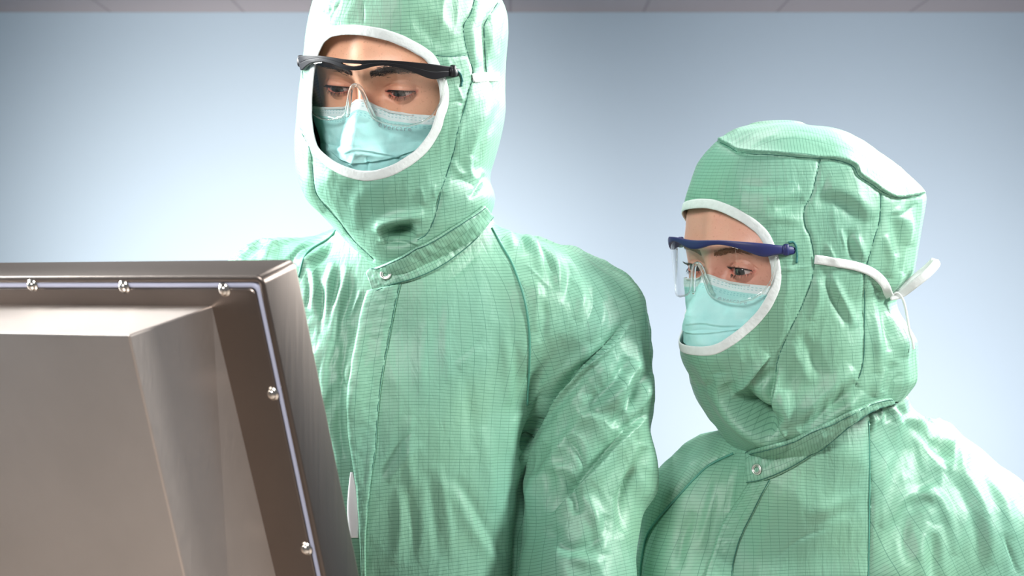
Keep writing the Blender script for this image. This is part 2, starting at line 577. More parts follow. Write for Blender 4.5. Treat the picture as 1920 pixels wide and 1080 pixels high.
# ------------------------------------------------------------------ room
M_WALL = simple('pale_blue_wall', (0.34, 0.46, 0.575), 0.75, noise=0.015, nscale=3)
M_FLOOR = simple('beige_vinyl', (0.50, 0.43, 0.38), 0.5, noise=0.05, nscale=30)


def ceiling_material():
    m, nt, b = new_mat('ceiling_tiles')
    tc = nd(nt, 'ShaderNodeTexCoord'); sep = nd(nt, 'ShaderNodeSeparateXYZ')
    nt.links.new(tc.outputs['Object'], sep.inputs[0])
    res = None
    for k, (sc, off) in enumerate(((0.585, 0.135), (0.6, 0.0))):
        v = math_n(nt, 'FRACT', math_n(nt, 'DIVIDE', math_n(nt, 'ADD', sep.outputs[k], 30 + off), sc))
        q = math_n(nt, 'LESS_THAN', math_n(nt, 'ABSOLUTE', math_n(nt, 'SUBTRACT', v, 0.5)), 0.010)
        res = q if res is None else math_n(nt, 'MAXIMUM', res, q)
    mx = nd(nt, 'ShaderNodeMix', data_type='RGBA'); nt.links.new(res, mx.inputs[0])
    mx.inputs[6].default_value = (0.35, 0.335, 0.365, 1); mx.inputs[7].default_value = (0.25, 0.24, 0.265, 1)
    nt.links.new(mx.outputs[2], b.inputs['Base Color']); b.inputs['Roughness'].default_value = 0.8
    return m


M_CEIL = ceiling_material()
WX, WY, CZ = 3.6, 7.5, 2.712


def slab(name, lo, hi, mat):
    x0, y0, z0 = lo; x1, y1, z1 = hi
    V = [(x, y, z) for x in (x0, x1) for y in (y0, y1) for z in (z0, z1)]
    F = [(0, 1, 3, 2), (4, 6, 7, 5), (0, 4, 5, 1), (2, 3, 7, 6), (0, 2, 6, 4), (1, 5, 7, 3)]
    return tag(mesh_obj(name, V, F, mat, smooth=False), kind='structure')


slab('wall_back', (-WX, WY, 0), (WX, WY + 0.1, CZ), M_WALL)
slab('wall_left', (-WX - 0.1, 0.5, 0), (-WX, WY + 0.1, CZ), M_WALL)
slab('wall_right', (WX, 0.5, 0), (WX + 0.1, WY + 0.1, CZ), M_WALL)
slab('ceiling', (-WX - 0.1, 3.2, CZ), (WX + 0.1, WY + 0.1, CZ + 0.1), M_CEIL)
slab('floor', (-WX - 0.1, -3, -0.1), (WX + 0.1, WY + 0.1, 0), M_FLOOR)


# ------------------------------------------------------------------ panel computer
def build_panel():
    R = lambda v: np.array([v[0], v[2], -v[1]])          # camera (x right, y down, z fwd) -> world
    v_ = np.array([.16, .95, .27]); v_ /= np.linalg.norm(v_)
    u_ = np.array([.861, .006, -.509]); u_ -= v_ * u_.dot(v_); u_ /= np.linalg.norm(u_)
    w_ = np.cross(u_, v_)
    u, v, w = R(u_), R(v_), R(w_)
    O = np.array(P(492, 517, 1.10))
    cam0 = np.array([0, 0, CAMZ])

    def loc(px, py, c):                                   # panel coordinates of a pixel on the plane at depth c
        d = np.array(P(px, py, 1.0)) - cam0
        o = cam0 - O
        t = (c - o.dot(w)) / d.dot(w)
        p = o + d * t
        return p.dot(u), p.dot(v)
    T = lambda a, b_, c: O + u * a + v * b_ + w * c
    root = bpy.data.objects.new('panel_computer', None); COL.objects.link(root)
    WID, HGT, TH = 0.50, 0.40, 0.036
    root.location = T(-WID / 2, HGT, TH / 2)
    bpy.context.view_layer.update()
    tag(root, 'brushed stainless steel panel computer seen from behind, tilted, screwed back plate', 'computer')
    mid = (-WID / 2, HGT / 2)

    def box(lo, hi, bev, name, mat, parent, segs=3):
        import bmesh
        bm = bmesh.new()
        r = bmesh.ops.create_cube(bm, size=1)
        for vt in bm.verts:
            vt.co = Vector([lo[i] + (vt.co[i] + 0.5) * (hi[i] - lo[i]) for i in range(3)])
        bmesh.ops.bevel(bm, geom=bm.edges[:], offset=bev, segments=segs, affect='EDGES', profile=0.6)
        V = [T(*vt.co) for vt in bm.verts]; F = [tuple(x.index for x in f.verts) for f in bm.faces]
        bm.free()
        return mesh_obj(name, V, F, mat, parent, smooth=False)

    # outer frame: ring profile swept round the rectangle
    def ring(prof, name, mat, par, segc=6, rad=0.006):
        # prof: list of (inset from outer edge, c)
        rows = []
        for (ins, c) in prof:
            x0, x1, y0, y1 = -WID + ins, -ins, ins, HGT - ins
            rr = max(rad - ins, 0.0025) if ins < 0.02 else 0.004
            pts = []
            for cx, cy, a0 in ((x1 - rr, y0 + rr, -90), (x1 - rr, y1 - rr, 0), (x0 + rr, y1 - rr, 90), (x0 + rr, y0 + rr, 180)):
                for k in range(segc + 1):
                    a = math.radians(a0 + 90 * k / segc)
                    pts.append((cx + rr * math.cos(a), cy + rr * math.sin(a), c))
            rows.append(pts)
        n = len(rows[0]); V = [T(*p) for r in rows for p in r]; F = []
        for i in range(len(rows) - 1):
            for k in range(n):
                F.append((i * n + k, i * n + (k + 1) % n, (i + 1) * n + (k + 1) % n, (i + 1) * n + k))
        return V, F, n
    V, F, n = ring([(0.013, TH), (0.0012, TH), (0.0003, TH - 0.0005), (0, TH - 0.0015), (0, 0.0015), (0.0004, 0.0004), (0.0016, 0), (0.0040, 0), (0.0045, 0.0006), (0.0045, 0.004)], 'f', None, None)
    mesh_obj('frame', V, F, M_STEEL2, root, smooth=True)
    V, F, n = ring([(0.0046, 0.004), (0.0048, 0.0016), (0.0060, 0.0008), (0.0078, 0.0008), (0.0088, 0.0016), (0.009, 0.004)], 'g', None, None, rad=0.012)
    mesh_obj('gasket', V, F, M_GASKET, root)
    V, F, n = ring([(0.0088, 0.004), (0.0088, 0.0006), (0.0096, 0.0), (0.02, 0.0)], 'b', None, None, rad=0.014)
    F = list(F) + [tuple(range(3 * n, 4 * n))]
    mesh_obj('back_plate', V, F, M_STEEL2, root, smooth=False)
    V = [T(-WID + .012, .012, TH + .0005), T(-.012, .012, TH + .0005), T(-.012, HGT - .012, TH + .0005), T(-WID + .012, HGT - .012, TH + .0005)]
    mesh_obj('screen', V + [p - w * 0.006 for p in V], [(0, 1, 2, 3), (7, 6, 5, 4), (0, 4, 5, 1), (1, 5, 6, 2), (2, 6, 7, 3), (3, 7, 4, 0)], M_SCREEN, root, smooth=False)
    # raised housing with drafted sides
    a0, b0 = loc(397, 574, 0.0)
    D = 0.062
    a1, b1 = loc(241, 628, -D)
    da, db = a0 - a1, b1 - b0
    p0, q0 = loc(506, 1034, 0.0); p1, q1 = loc(345, 1080, -D)
    e0 = a0 + (p0 - a0) * (HGT - 2 * b0) / (q0 - b0); e1 = a1 + (p1 - a1) * (HGT - 2 * b1) / (q1 - b1)
    base = [(-WID - a0, b0), (a0, b0), (e0, HGT - b0), (-WID - e0, HGT - b0)]
    top = [(-WID - a1, b1), (a1, b1), (e1, HGT - b1), (-WID - e1, HGT - b1)]
    import bmesh
    bm = bmesh.new()
    vb = [bm.verts.new(T(a, b_, 0.0)) for a, b_ in base]; vt = [bm.verts.new(T(a, b_, -D)) for a, b_ in top]
    bm.faces.new(vt[::-1]); bm.faces.new(vb)
    for i in range(4): bm.faces.new((vb[i], vb[(i + 1) % 4], vt[(i + 1) % 4], vt[i]))
    bmesh.ops.recalc_face_normals(bm, faces=bm.faces)
    te = [e for e in bm.edges if not (e.verts[0] in vb and e.verts[1] in vb)]
    bmesh.ops.bevel(bm, geom=te, offset=0.0016, segments=3, affect='EDGES', profile=0.6)
    bm.verts.index_update()
    V = [tuple(x.co) for x in bm.verts]; F = [tuple(x.index for x in f.verts) for f in bm.faces]; bm.free()
    ho = mesh_obj('rear_housing', V, F, M_STEEL, root, smooth=False)
    # domed screws
    for px, py in ((57, 537), (229, 540), (417, 545), (508, 740), (571, 1031)):
        a, b_ = loc(px, py, -0.002)
        V = []; F = []; r = 0.0036; n = 20; prof = [(1.35, 0), (1.35, .12), (1.0, .16), (.97, .5), (.8, .8), (.5, .97), (.2, 1.02)]
        for q, hh in prof:
            for k in range(n):
                an = 2 * math.pi * k / n
                V.append(T(a + r * q * math.cos(an), b_ + r * q * math.sin(an), -hh * 0.0032))
        for i in range(len(prof) - 1):
            for k in range(n): F.append((i * n + k, i * n + (k + 1) % n, (i + 1) * n + (k + 1) % n, (i + 1) * n + k))
        F.append(tuple((len(prof) - 1) * n + k for k in range(n)))
        mesh_obj('screw', V, F, M_SCREW, root)
    # support arm and pedestal under the picture
    mb = MB()
    c = T(-WID / 2, HGT * .75, -0.02)
    f0 = Vector((c[0], c[1] + 0.02, 0.0))
    mb.tube([c, (c[0], c[1] + .01, c[2] - 0.12), (f0.x, f0.y, 0.9), (f0.x, f0.y, 0.02)], 0.03, 24)
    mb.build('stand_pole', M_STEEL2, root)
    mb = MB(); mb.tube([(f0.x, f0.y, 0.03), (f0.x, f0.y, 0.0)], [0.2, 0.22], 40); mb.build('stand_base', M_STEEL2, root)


build_panel()


# ------------------------------------------------------------------ figures
class Frame:
    def __init__(s, px, py, Y, yaw, pitch, roll, scale=1.0):
        y, p, r = map(math.radians, (yaw, pitch, roll))
        f0 = np.array([-math.sin(y), -math.cos(y), 0]); x0 = np.array([math.cos(y), -math.sin(y), 0]); z = np.array([0, 0, 1.0])
        f = f0 * math.cos(p) - z * math.sin(p); u = z * math.cos(p) + f0 * math.sin(p)
        s.x = x0 * math.cos(r) - u * math.sin(r); s.u = u * math.cos(r) + x0 * math.sin(r); s.f = f
        s.o = np.array(P(px, py, Y)); s.k = scale * 1e-3
    def w(s, L):                                   # local mm (x, f, z) -> world
        L = np.atleast_2d(L) * s.k
        return s.o + L[:, :1] * s.x + L[:, 1:2] * s.f + L[:, 2:] * s.u
    def l(s, V):
        d = V - s.o
        return np.stack([d @ s.x, d @ s.f, d @ s.u], 1) / s.k


ZT = np.array([-118, -112, -90, -60, -30, 0, 25, 50, 75, 95, 110, 118, 121], float)
AT = np.array([8, 28, 47, 60, 68, 71, 72.5, 71.5, 66, 54, 36, 18, 3], float)
FT = np.array([-20, 0, 6, 5, 7, 8, 12.5, 8.5, 0, -14, -38, -60, -78], float)
BT = np.array([-35, -50, -70, -112, -150, -166, -172, -171, -163, -148, -125, -100, -84], float)


def face_feat(x, z, eye):
    g = lambda cx, cz, sx, sz: np.exp(-((x - cx) / sx) ** 2 - ((z - cz) / sz) ** 2)
    ax = np.abs(x)
    D = 5.0 * np.exp(-((ax - 27) / 20) ** 2) * np.exp(-((z - 21 - 0.04 * (ax - 25)) / 8) ** 2) + 2.5 * g(0, 17, 13, 8)
    D += -4.5 * (g(31, 3, 15, 11) + g(-31, 3, 15, 11)) - 4.0 * (g(14, 1, 6, 9) + g(-14, 1, 6, 9))
    nz = np.interp(z, [-62, -56, -50, -44, -36, -22, -8, 2, 10, 18], [0, 5, 24, 31, 28, 20, 12, 8, 6, 3])
    nw = np.interp(z, [-56, -45, -36, -20, -5, 10], [15, 13, 11, 9, 8, 11])
    D += nz * np.exp(-(ax / nw) ** 2.2)
    D += 10 * (g(13, -47, 6, 7) + g(-13, -47, 6, 7))
    D += 4 * (g(38, -34, 17, 15) + g(-38, -34, 17, 15))
    D += -1.0 * np.exp(-((ax - 18) / 5) ** 2) * np.exp(-((z + 12) / 6) ** 2)
    D += 5 * g(0, -80, 25, 10)
    return D


def base_f(x, z):
    a = np.interp(z, ZT, AT); fr = np.interp(z, ZT, FT); bk = np.interp(z, ZT, BT)
    mid = -45.0
    c = np.minimum(mid, fr - 5)
    q = np.clip(1 - (np.abs(x) / a) ** 2.3, 0, 1)
    return c + (fr - c) * q ** (1 / 2.3)


EYEX, EYEC, EYER = 31.5, -5.2, 12.0


def build_head(name, fr, open_up, open_lo, cant=0.06):
    zz = np.concatenate([np.linspace(-118, -30, 50), np.linspace(-29.4, 34, 150), np.linspace(35, 118, 60), [120, 121]])
    th = np.concatenate([np.linspace(-180, -70, 30, endpoint=False), np.linspace(-70, 70, 320), np.linspace(70, 180, 30, endpoint=False)[1:]])
    th = np.radians(th)
    T_, Z_ = np.meshgrid(th, zz)
    a = np.interp(Z_, ZT, AT); f1 = np.interp(Z_, ZT, FT); b1 = np.interp(Z_, ZT, BT)
    c = np.minimum(-45.0, f1 - 5)
    X = a * np.sign(np.sin(T_)) * np.abs(np.sin(T_)) ** (2 / 2.15)
    cs = np.cos(T_)
    Fw = np.where(cs > 0, c + (f1 - c) * np.abs(cs) ** (2 / 2.3), c - (c - b1) * np.abs(cs) ** (2 / 2.1))
    wt = sstep(0.15, 0.5, cs)
    Fw = Fw + face_feat(X, Z_, None) * wt
    flush = 0.55 * np.exp(-((np.abs(X) - 31) / 17) ** 2 - ((Z_ + 3) / 9) ** 2) + 0.7 * np.exp(-(X / 11) ** 2 - ((Z_ + 18) / 16) ** 2)
    for s in (-1, 1):
        dx = X - s * EYEX; dz = Z_ + 0 * X
        dz = dz - cant * dx * s
        r2 = dx ** 2 + dz ** 2
        R1 = EYER + 1.5
        lid = EYEC + np.sqrt(np.clip(R1 ** 2 - r2, 0, None))
        inside = sstep(R1 ** 2 * 1.05, R1 ** 2 * 0.55, r2)
        lid2 = np.where(r2 < R1 ** 2, lid, -50)
        k = 3.0
        h = np.clip(0.5 + 0.5 * (lid2 - Fw) / k, 0, 1)
        sm = Fw * (1 - h) + lid2 * h + k * h * (1 - h)
        Fw = np.where(cs > 0.1, sm, Fw)
        # crease above the lid
        xr = dx / 15.0
        arc = (7.5 + (open_up - 2) * 0.3) * np.clip(1 - xr ** 2 * 0.6, 0, 1)
        Fw -= 1.3 * np.exp(-((dz - arc) / 1.1) ** 2) * sstep(1.25, 0.8, np.abs(xr)) * wt
        arc = -8.5 * np.clip(1 - xr ** 2 * 0.5, 0, 1)
        Fw -= 0.7 * np.exp(-((dz - arc) / 1.6) ** 2) * sstep(1.2, 0.7, np.abs(xr)) * wt
        xr = dx / 14.3
        al = np.clip(1 - np.abs(xr) ** 2.2, 0, 1)
        up = open_up * al ** 0.8 - (1 - al) * 0.4; lo = -open_lo * al ** 0.8 - (1 - al) * 0.4
        hole = np.minimum(sstep(0, 0.5, up - dz), sstep(0, 0.5, dz - lo)) * (np.abs(xr) < 1) * (cs > 0.2)
        Fw = Fw - hole * np.clip(Fw - (EYEC + 5.0), 0, 9)
        flush += 0.5 * np.exp(-((dz - up) / 1.2) ** 2) * (np.abs(xr) < 1.05) + 0.6 * np.exp(-((dz - lo) / 1.2) ** 2) * (np.abs(xr) < 1.05)
    nz_, nt_ = X.shape
    V = fr.w(np.stack([X.ravel(), Fw.ravel(), Z_.ravel()], 1))
    i = np.arange(nz_ - 1)[:, None]; j = np.arange(nt_)[None, :]
    jn = (j + 1) % nt_
    F = np.stack([i * nt_ + j, i * nt_ + jn, (i + 1) * nt_ + jn, (i + 1) * nt_ + j], -1).reshape(-1, 4)
    return V, F, np.clip(flush, 0, 1).ravel()


def eye_parts(fr, person, gaze, lash_up, lash_mat, open_up, open_lo, cant, n_lash=34, lash_len=6.5):
    gx, gz = gaze
    for s in (-1, 1):
        c = np.array([s * EYEX, EYEC, 0.0])
        d = np.array([math.sin(gx), math.cos(gx) * math.cos(gz), math.sin(gz)]); d /= np.linalg.norm(d)
        a = np.cross(d, [0, 0, 1.0]); a /= np.linalg.norm(a); b_ = np.cross(a, d)

        def cap(ang0, ang1, R, nr=12, n=32, dome=0.0):
            V = []; F = []
            for i in range(nr + 1):
                an = ang0 + (ang1 - ang0) * i / nr
                for k in range(n):
                    t = 2 * math.pi * k / n
                    rr = R + dome * (1 - (i / nr) ** 2)
                    V.append(c + rr * (math.cos(an) * d + math.sin(an) * (math.cos(t) * a + math.sin(t) * b_)))
            for i in range(nr):
                for k in range(n): F.append((i * n + k, i * n + (k + 1) % n, (i + 1) * n + (k + 1) % n, (i + 1) * n + k))
            if ang0 < 0.02: F.append(tuple(range(n))[::-1])
            return fr.w(np.array(V)), F
        V, F = cap(0.01, math.pi - 0.02, EYER, 24)
        eb = mesh_obj('eyeball', V, F, M_EYE, person)
        V, F = cap(0.01, 0.54, EYER + 0.15, 8, dome=0.5); mesh_obj('iris', V, F, M_IRIS, eb)
        V, F = cap(0.01, 0.20, EYER + 0.70, 5, dome=0.1); mesh_obj('pupil', V, F, M_PUPIL, eb)
        mb = MB()
        xs_ = np.linspace(-14, 14, 30); al_ = np.clip(1 - np.abs(xs_ / 14.3) ** 2.2, 0, 1)
        zs_ = open_up * al_ ** .8 - (1 - al_) * .4 + 0.15
        fs_ = EYEC + np.sqrt(13.55 ** 2 - np.minimum(xs_ ** 2 * 0.9, 150) - zs_ ** 2)
        mb.tube(fr.w(np.stack([s * (EYEX + xs_), fs_, zs_ + cant * xs_], 1)), 0.00045, 6)
        for k in range(n_lash):
            q = -0.93 + 1.86 * (k + random.uniform(-.3, .3)) / (n_lash - 1)
            al = max(0, 1 - abs(q) ** 2.2)
            dx = q * 14.2
            for up in (1, 0):
                if not up and random.random() < 0.35: continue
                z0 = (open_up * al ** .8 if up else -open_lo * al ** .8) - (1 - al) * .4 + cant * dx
                f0 = EYEC + math.sqrt(max(0, 13.6 ** 2 - dx ** 2 - z0 ** 2))
                L = lash_len * (0.75 + 0.25 * random.random()) * (0.6 if not up else 1) * (0.6 + 0.4 * al)
                dr = np.array([q * 0.7 + random.uniform(-.15, .15), 0.9, (lash_up if up else -0.9)]); dr /= np.linalg.norm(dr)
                curl = np.array([0, -0.15, 0.35 if up else -0.15])
                p = np.array([s * (EYEX + dx), f0, z0]); dr[0] *= s
                pts = [p + dr * L * t + curl * L * t * t for t in (0, .35, .7, 1)]
                mb.tube(fr.w(np.array(pts)), [0.00021, 0.00017, 0.00011, 0.00004], 4)
        mb.build('eyelashes', lash_mat, person)


def brows(fr, person, mat, n=380, thick=1.0, dens=1.0, z0=15.0):
    for s in (-1, 1):
        mb = MB()
        for k in range(int(n * dens)):
            t = random.random()
            x = 9 + 41 * t
            zc = z0 + 6.0 * math.sin(min(1, t * 1.25) * math.pi * 0.62) - 5.5 * max(0, t - 0.62)
            hw = (3.6 * (1 - t) ** 0.6 + 0.9) * thick * min(1, 0.55 + t * 3)
            z = zc + random.gauss(0, 0.42) * hw
            ang = math.radians(62 - 66 * min(1, t * 1.5) + random.gauss(0, 12)) if z < zc + hw * .3 else math.radians(20 - 34 * t + random.gauss(0, 10))
            L = random.uniform(4, 7.5)
            dx, dz = math.cos(ang) * L, math.sin(ang) * L * 0.8
            pts = []
            for q in (0, .5, 1):
                xx, zq = x + dx * q, z + dz * q - q * q * 0.8
                f = float(base_f(np.array([xx]), np.array([zq]))[0] + face_feat(np.array([xx]), np.array([zq]), None)[0]) + 0.15 + 0.5 * math.sin(q * 2.2)
                pts.append((s * xx, f, zq))
            mb.tube(fr.w(np.array(pts)), [0.00019, 0.00016, 0.00005], 4)
        mb.build('eyebrow', mat, person)


def mask_surface(x, z, ztop):
    ax = np.abs(x)
    ch = base_f(x * MW[0], z) + 4.2 * np.exp(-((ax - 38) / 18) ** 2 - ((z + 34) / 16) ** 2) + 2.5
    pr = np.interp(z, [-122, -112, -100, -84, -66, -50, -42, -34, -22, -10, 0], [0, 8, 17, 29, 37, 42, 42, 38, 30.5, 22, 17])
    wd = np.interp(z, [-110, -80, -60, -45, -30, -15, -5], [52, 50, 39, 27, 19, 13, 11])
    return ch + np.maximum(pr - base_f(0 * x, z) - 2.5, 0) * np.exp(-(ax / wd) ** 1.9)


ZSL = [1.0]
MW = [0.85]


def ztop_f(x, top):
    return top + ZSL[0] * np.interp(np.abs(x), [0, 6, 14, 24, 36, 50, 68], [0, -1.5, -7, -11.5, -13, -15, -18])


def build_mask(fr, top, strokes, text_x, text_z, label):
    nu, nv = 280, 240
    U = np.linspace(-79 + (MW[0] - 0.85) * 120, 79 - (MW[0] - 0.85) * 120, nu); Q = np.linspace(0, 1, nv)
    X, q = np.meshgrid(U, Q)
    zt = ztop_f(X, top)
    zb = -119 + 0.004 * X ** 2
    Z = zt + (zb - zt) * q
    Fw = mask_surface(X, Z, zt)
    # pleats running across
    for zc, amp in ((-60, 2.4), (-74, 2.2), (-88, 2.0)):
        zc2 = zc + 0.0035 * X ** 2 * (0.5 if zc < -70 else 0.9)
        d = Z - zc2
        Fw += amp * np.where(d > 0, np.exp(-d / 5.0), -0.4 * np.exp(d / 2.0)) * sstep(-0.0, 1.0, np.abs(d)) * sstep(64, 30, np.abs(X))
    L = np.stack([X.ravel(), Fw.ravel(), Z.ravel()], 1)
    Fw2 = Fw.ravel() + 1.3 * perlin(L / 16.0) + 0.5 * perlin(L / 6.0)
    L[:, 1] = Fw2
    V = fr.w(L)
    i = np.arange(nv - 1)[:, None]; j = np.arange(nu - 1)[None, :]
    F = np.stack([i * nu + j, (i + 1) * nu + j, (i + 1) * nu + j + 1, i * nu + j + 1], -1).reshape(-1, 4)
    N = vnormals(V, F)
    V = V + N * apply_strokes(V, N, strokes)[:, None]
    uv = np.stack([(X.ravel() + 100) * 1e-3, ((zt - Z).ravel()) * 1e-3], 1)
    root = bpy.data.objects.new('face_mask', None); COL.objects.link(root)
    root.location = Vector(fr.w(np.array([[0, 30, -80]]))[0])
    bpy.context.view_layer.update()
    tag(root, label, 'mask')
    o = mesh_obj('mask_sheet', V, F, M_MASK, root, uv=uv)
    md = o.modifiers.new('thick', 'SOLIDIFY'); md.thickness = 0.0006; md.offset = -1
    # nose wire under the top band
    mb = MB(); xs = np.linspace(-45, 45, 60); zw = ztop_f(xs, top) - 1.2
    pts = np.stack([xs, mask_surface(xs, zw, 0) + 0.2, zw], 1)
    mb.tube(fr.w(pts), 0.0009, 8); mb.build('top_binding', M_TIE, root)
    # printed word
    cu = bpy.data.curves.new('print', 'FONT'); cu.body = 'evercare'; cu.size = 6.3; cu.space_character = 1.22; cu.align_x = 'CENTER'
    tmp = bpy.data.objects.new('print', cu); COL.objects.link(tmp)
    bpy.context.view_layer.update()
    me = bpy.data.meshes.new_from_object(tmp.evaluated_get(bpy.context.evaluated_depsgraph_get()))
    tx = np.array([v.co[:] for v in me.vertices]); tf = [tuple(p.vertices) for p in me.polygons]
    bpy.data.objects.remove(tmp)
    bv = BVHTree.FromPolygons(L.tolist(), F.tolist())
    Vt = []
    for p in tx:
        x = text_x + p[0]; z = text_z + p[1] - 0.06 * 0 * p[0]
        z += float(ztop_f(np.array([x]), top)[0] - ztop_f(np.array([text_x]), top)[0])
        h = bv.ray_cast((x, 120, z), (0, -1, 0))
        f = h[0][1] if h[0] else 20
        Vt.append((x, f + 0.25, z))
    mesh_obj('printed_word', fr.w(np.array(Vt)), tf, M_TEXT, root, smooth=False)
    return root


def build_glasses(fr, M_BAR, slit, label, tilt=0.0, fwd=33.0, zc=17.0, wid=78.0, xs=0.0, thick=1.0):
    """local mm; wrap: phi -> plan curve"""
    root = bpy.data.objects.new('safety_glasses', None); COL.objects.link(root)
    root.location = Vector(fr.w(np.array([[0, fwd, zc]]))[0])
    bpy.context.view_layer.update()
    tag(root, label, 'glasses')
    A, B = wid, 58.0

    def wrap(s, off=0.0):                          # s in mm of arc across
        ph = np.asarray(s, float) / (wid - 2)
        x = A * np.sin(ph); f = fwd - B * (1 - np.cos(ph))
        nx = np.sin(ph) / A; nf = np.cos(ph) / B
        ln = np.hypot(nx, nf)
        return x + xs + off * nx / ln, f + off * nf / ln
    S_END = 98.0

    def sheet(ss, lo, hi, off_in, off_out, nz, name, mat, hole=None, bulge=0.0, round_=1.0):
        n = len(ss)
        V = []; F = []
        for side, off in ((0, off_out), (1, off_in)):
            for i in range(n):
                for k in range(nz):
                    t = k / (nz - 1)
                    z = lo[i] + (hi[i] - lo[i]) * t
                    e = 1 - (2 * t - 1) ** 4
                    o = off + (bulge * e if side == 0 else 0)
                    # lens leans in below
                    x, f = wrap(ss[i], o)
                    z = z - tilt * (fwd - f)
                    f = f - max(0, -z) * 0.10
                    V.append((float(x), float(f), z + zc))
        g = lambda s_, i, k: s_ * n * nz + i * nz + k
        for i in range(n - 1):
            for k in range(nz - 1):
                F.append((g(0, i, k), g(0, i + 1, k), g(0, i + 1, k + 1), g(0, i, k + 1)))
                F.append((g(1, i, k), g(1, i, k + 1), g(1, i + 1, k + 1), g(1, i + 1, k)))
        for i in range(n - 1):
            F.append((g(0, i, 0), g(1, i, 0), g(1, i + 1, 0), g(0, i + 1, 0)))
            F.append((g(0, i, nz - 1), g(0, i + 1, nz - 1), g(1, i + 1, nz - 1), g(1, i, nz - 1)))
        for k in range(nz - 1):
            F.append((g(0, 0, k), g(0, 0, k + 1), g(1, 0, k + 1), g(1, 0, k)))
            F.append((g(0, n - 1, k), g(1, n - 1, k), g(1, n - 1, k + 1), g(0, n - 1, k + 1)))
        return mesh_obj(name, fr.w(np.array(V)), F, mat, root)

    # brow bar outline
    ks = [0, 6, 12, 20, 32, 46, 58, 68, 76, 84, 92, 98]
    tp = [5.2, 5.3, 5.6, 6.2, 6.8, 6.6, 6.2, 5.8, 5.4, 4.8, 4.2, 4.0]
    bt = [-3.5, -3.0, -1.4, 1.4, 2.6, 0.8, -3.0, -6.4, -7.6, -5.4, -4.4, -4.4]
    tp = [q * thick for q in tp]; bt = [q * (thick if q < 0 else 1) for q in bt]
    ss = np.linspace(-S_END, S_END, 197)
    if slit:
        h = np.interp(np.abs(ss), ks, tp); l_ = np.interp(np.abs(ss), ks, bt)
        h = np.convolve(np.pad(h, 4, 'edge'), np.ones(9) / 9, 'valid'); l_ = np.convolve(np.pad(l_, 4, 'edge'), np.ones(9) / 9, 'valid')
        gap = np.clip(1 - (ss / 10.0) ** 2, 0, 1) ** 0.5 * 1.1
        midl = (h + l_) / 2 + 0.3
        sheet(ss, midl + gap, h, 0.0, 3.2, 8, 'brow_bar', M_BAR)
        sheet(ss, l_, midl - gap, 0.0, 3.2, 8, 'brow_bar', M_BAR)
    else:
        h = np.interp(np.abs(ss), ks, tp); l_ = np.interp(np.abs(ss), ks, bt)
        h = np.convolve(np.pad(h, 4, 'edge'), np.ones(9) / 9, 'valid'); l_ = np.convolve(np.pad(l_, 4, 'edge'), np.ones(9) / 9, 'valid')
        sheet(ss, l_, h, 0.0, 3.0, 9, 'brow_bar', M_BAR, bulge=1.0)
    # one-piece lens with nose notch
    kl = [0, 3, 6, 9, 13, 17, 24, 34, 46, 58, 70, 80, 86, 88]
    zl = [-17, -18, -23, -34, -46, -49, -51, -52.5, -52.5, -49, -42, -30, -15, -6]
    sl = np.linspace(-88, 88, 221)
    lb = np.interp(np.abs(sl), kl, zl); lb[1:-1] = (lb[:-2] + lb[1:-1] * 2 + lb[2:]) / 4
    lt = np.interp(np.abs(sl), ks, bt) + 2.0
    lt = np.minimum(lt, np.interp(np.abs(sl), [0, 80, 88], [10, 0, -3]))
    sheet(sl, lb, lt, 0.2, 1.9, 14, 'lens', M_LENS)
    # moulded edge along the bottom and the nose bridge
    x, f = wrap(sl, 1.0)
    pts = np.stack([x, f - np.maximum(0, -lb) * 0.10, lb + zc - tilt * (fwd - f)], 1)
    mb = MB(); mb.tube(fr.w(pts), 0.0008, 8); mb.build('lens_edge', M_RIM, root)
    sn = np.linspace(-14.5, 14.5, 50); zn = np.interp(np.abs(sn), kl, zl)
    zn[1:-1] = (zn[:-2] + zn[1:-1] * 2 + zn[2:]) / 4
    x, f = wrap(sn, -0.5); f = f - np.maximum(0, -zn) * 0.10
    pts = np.stack([x, f - 1.0 - 3.5 * (np.abs(sn) / 14.5) ** 2, zn + zc - tilt * (fwd - f)], 1)
    mb = MB(); mb.tube(fr.w(pts), 0.0018, 10); mb.build('nose_bridge', M_RIM, root)
    # temples
    for s in (-1, 1):
        x, f = wrap(s * S_END, 1.5)
        p0 = np.array([float(x), float(f), zc - tilt * (fwd - float(f))])
        V = []; F = []
        st = 14; Lt = 100
        for i in range(st + 1):
            t = i / st
            c = p0 + np.array([-s * 1.0 * t + s * 0.6, 3 - (Lt + 3) * t, -(3 + tilt * Lt) * t - 12 * max(0, t - .7)])
            hh = 4.2 * (1 - 0.3 * t); ww = 1.9
            for k in range(12):
                an = 2 * math.pi * k / 12
                V.append(c + np.array([ww * math.cos(an), 0, hh * np.sign(math.sin(an)) * abs(math.sin(an)) ** .7]))
        for i in range(st):
            for k in range(12): F.append((i * 12 + k, i * 12 + (k + 1) % 12, (i + 1) * 12 + (k + 1) % 12, (i + 1) * 12 + k))
        F.append(tuple(range(12))[::-1]); F.append(tuple(st * 12 + k for k in range(12)))
        tm = mesh_obj('temple', fr.w(np.array(V)), F, M_BAR, root)
        mb = MB(); q = p0 + np.array([s * 1.0, -2, 0])
        mb.tube(fr.w(np.array([q + [0, 0, 5.4], q + [0, 0, 4.6], q - [0, 0, 4.6], q - [0, 0, 5.4]])), [0.0018, 0.0028, 0.0028, 0.0018], 14)
        mb.build('hinge', M_BAR, tm)
    return root


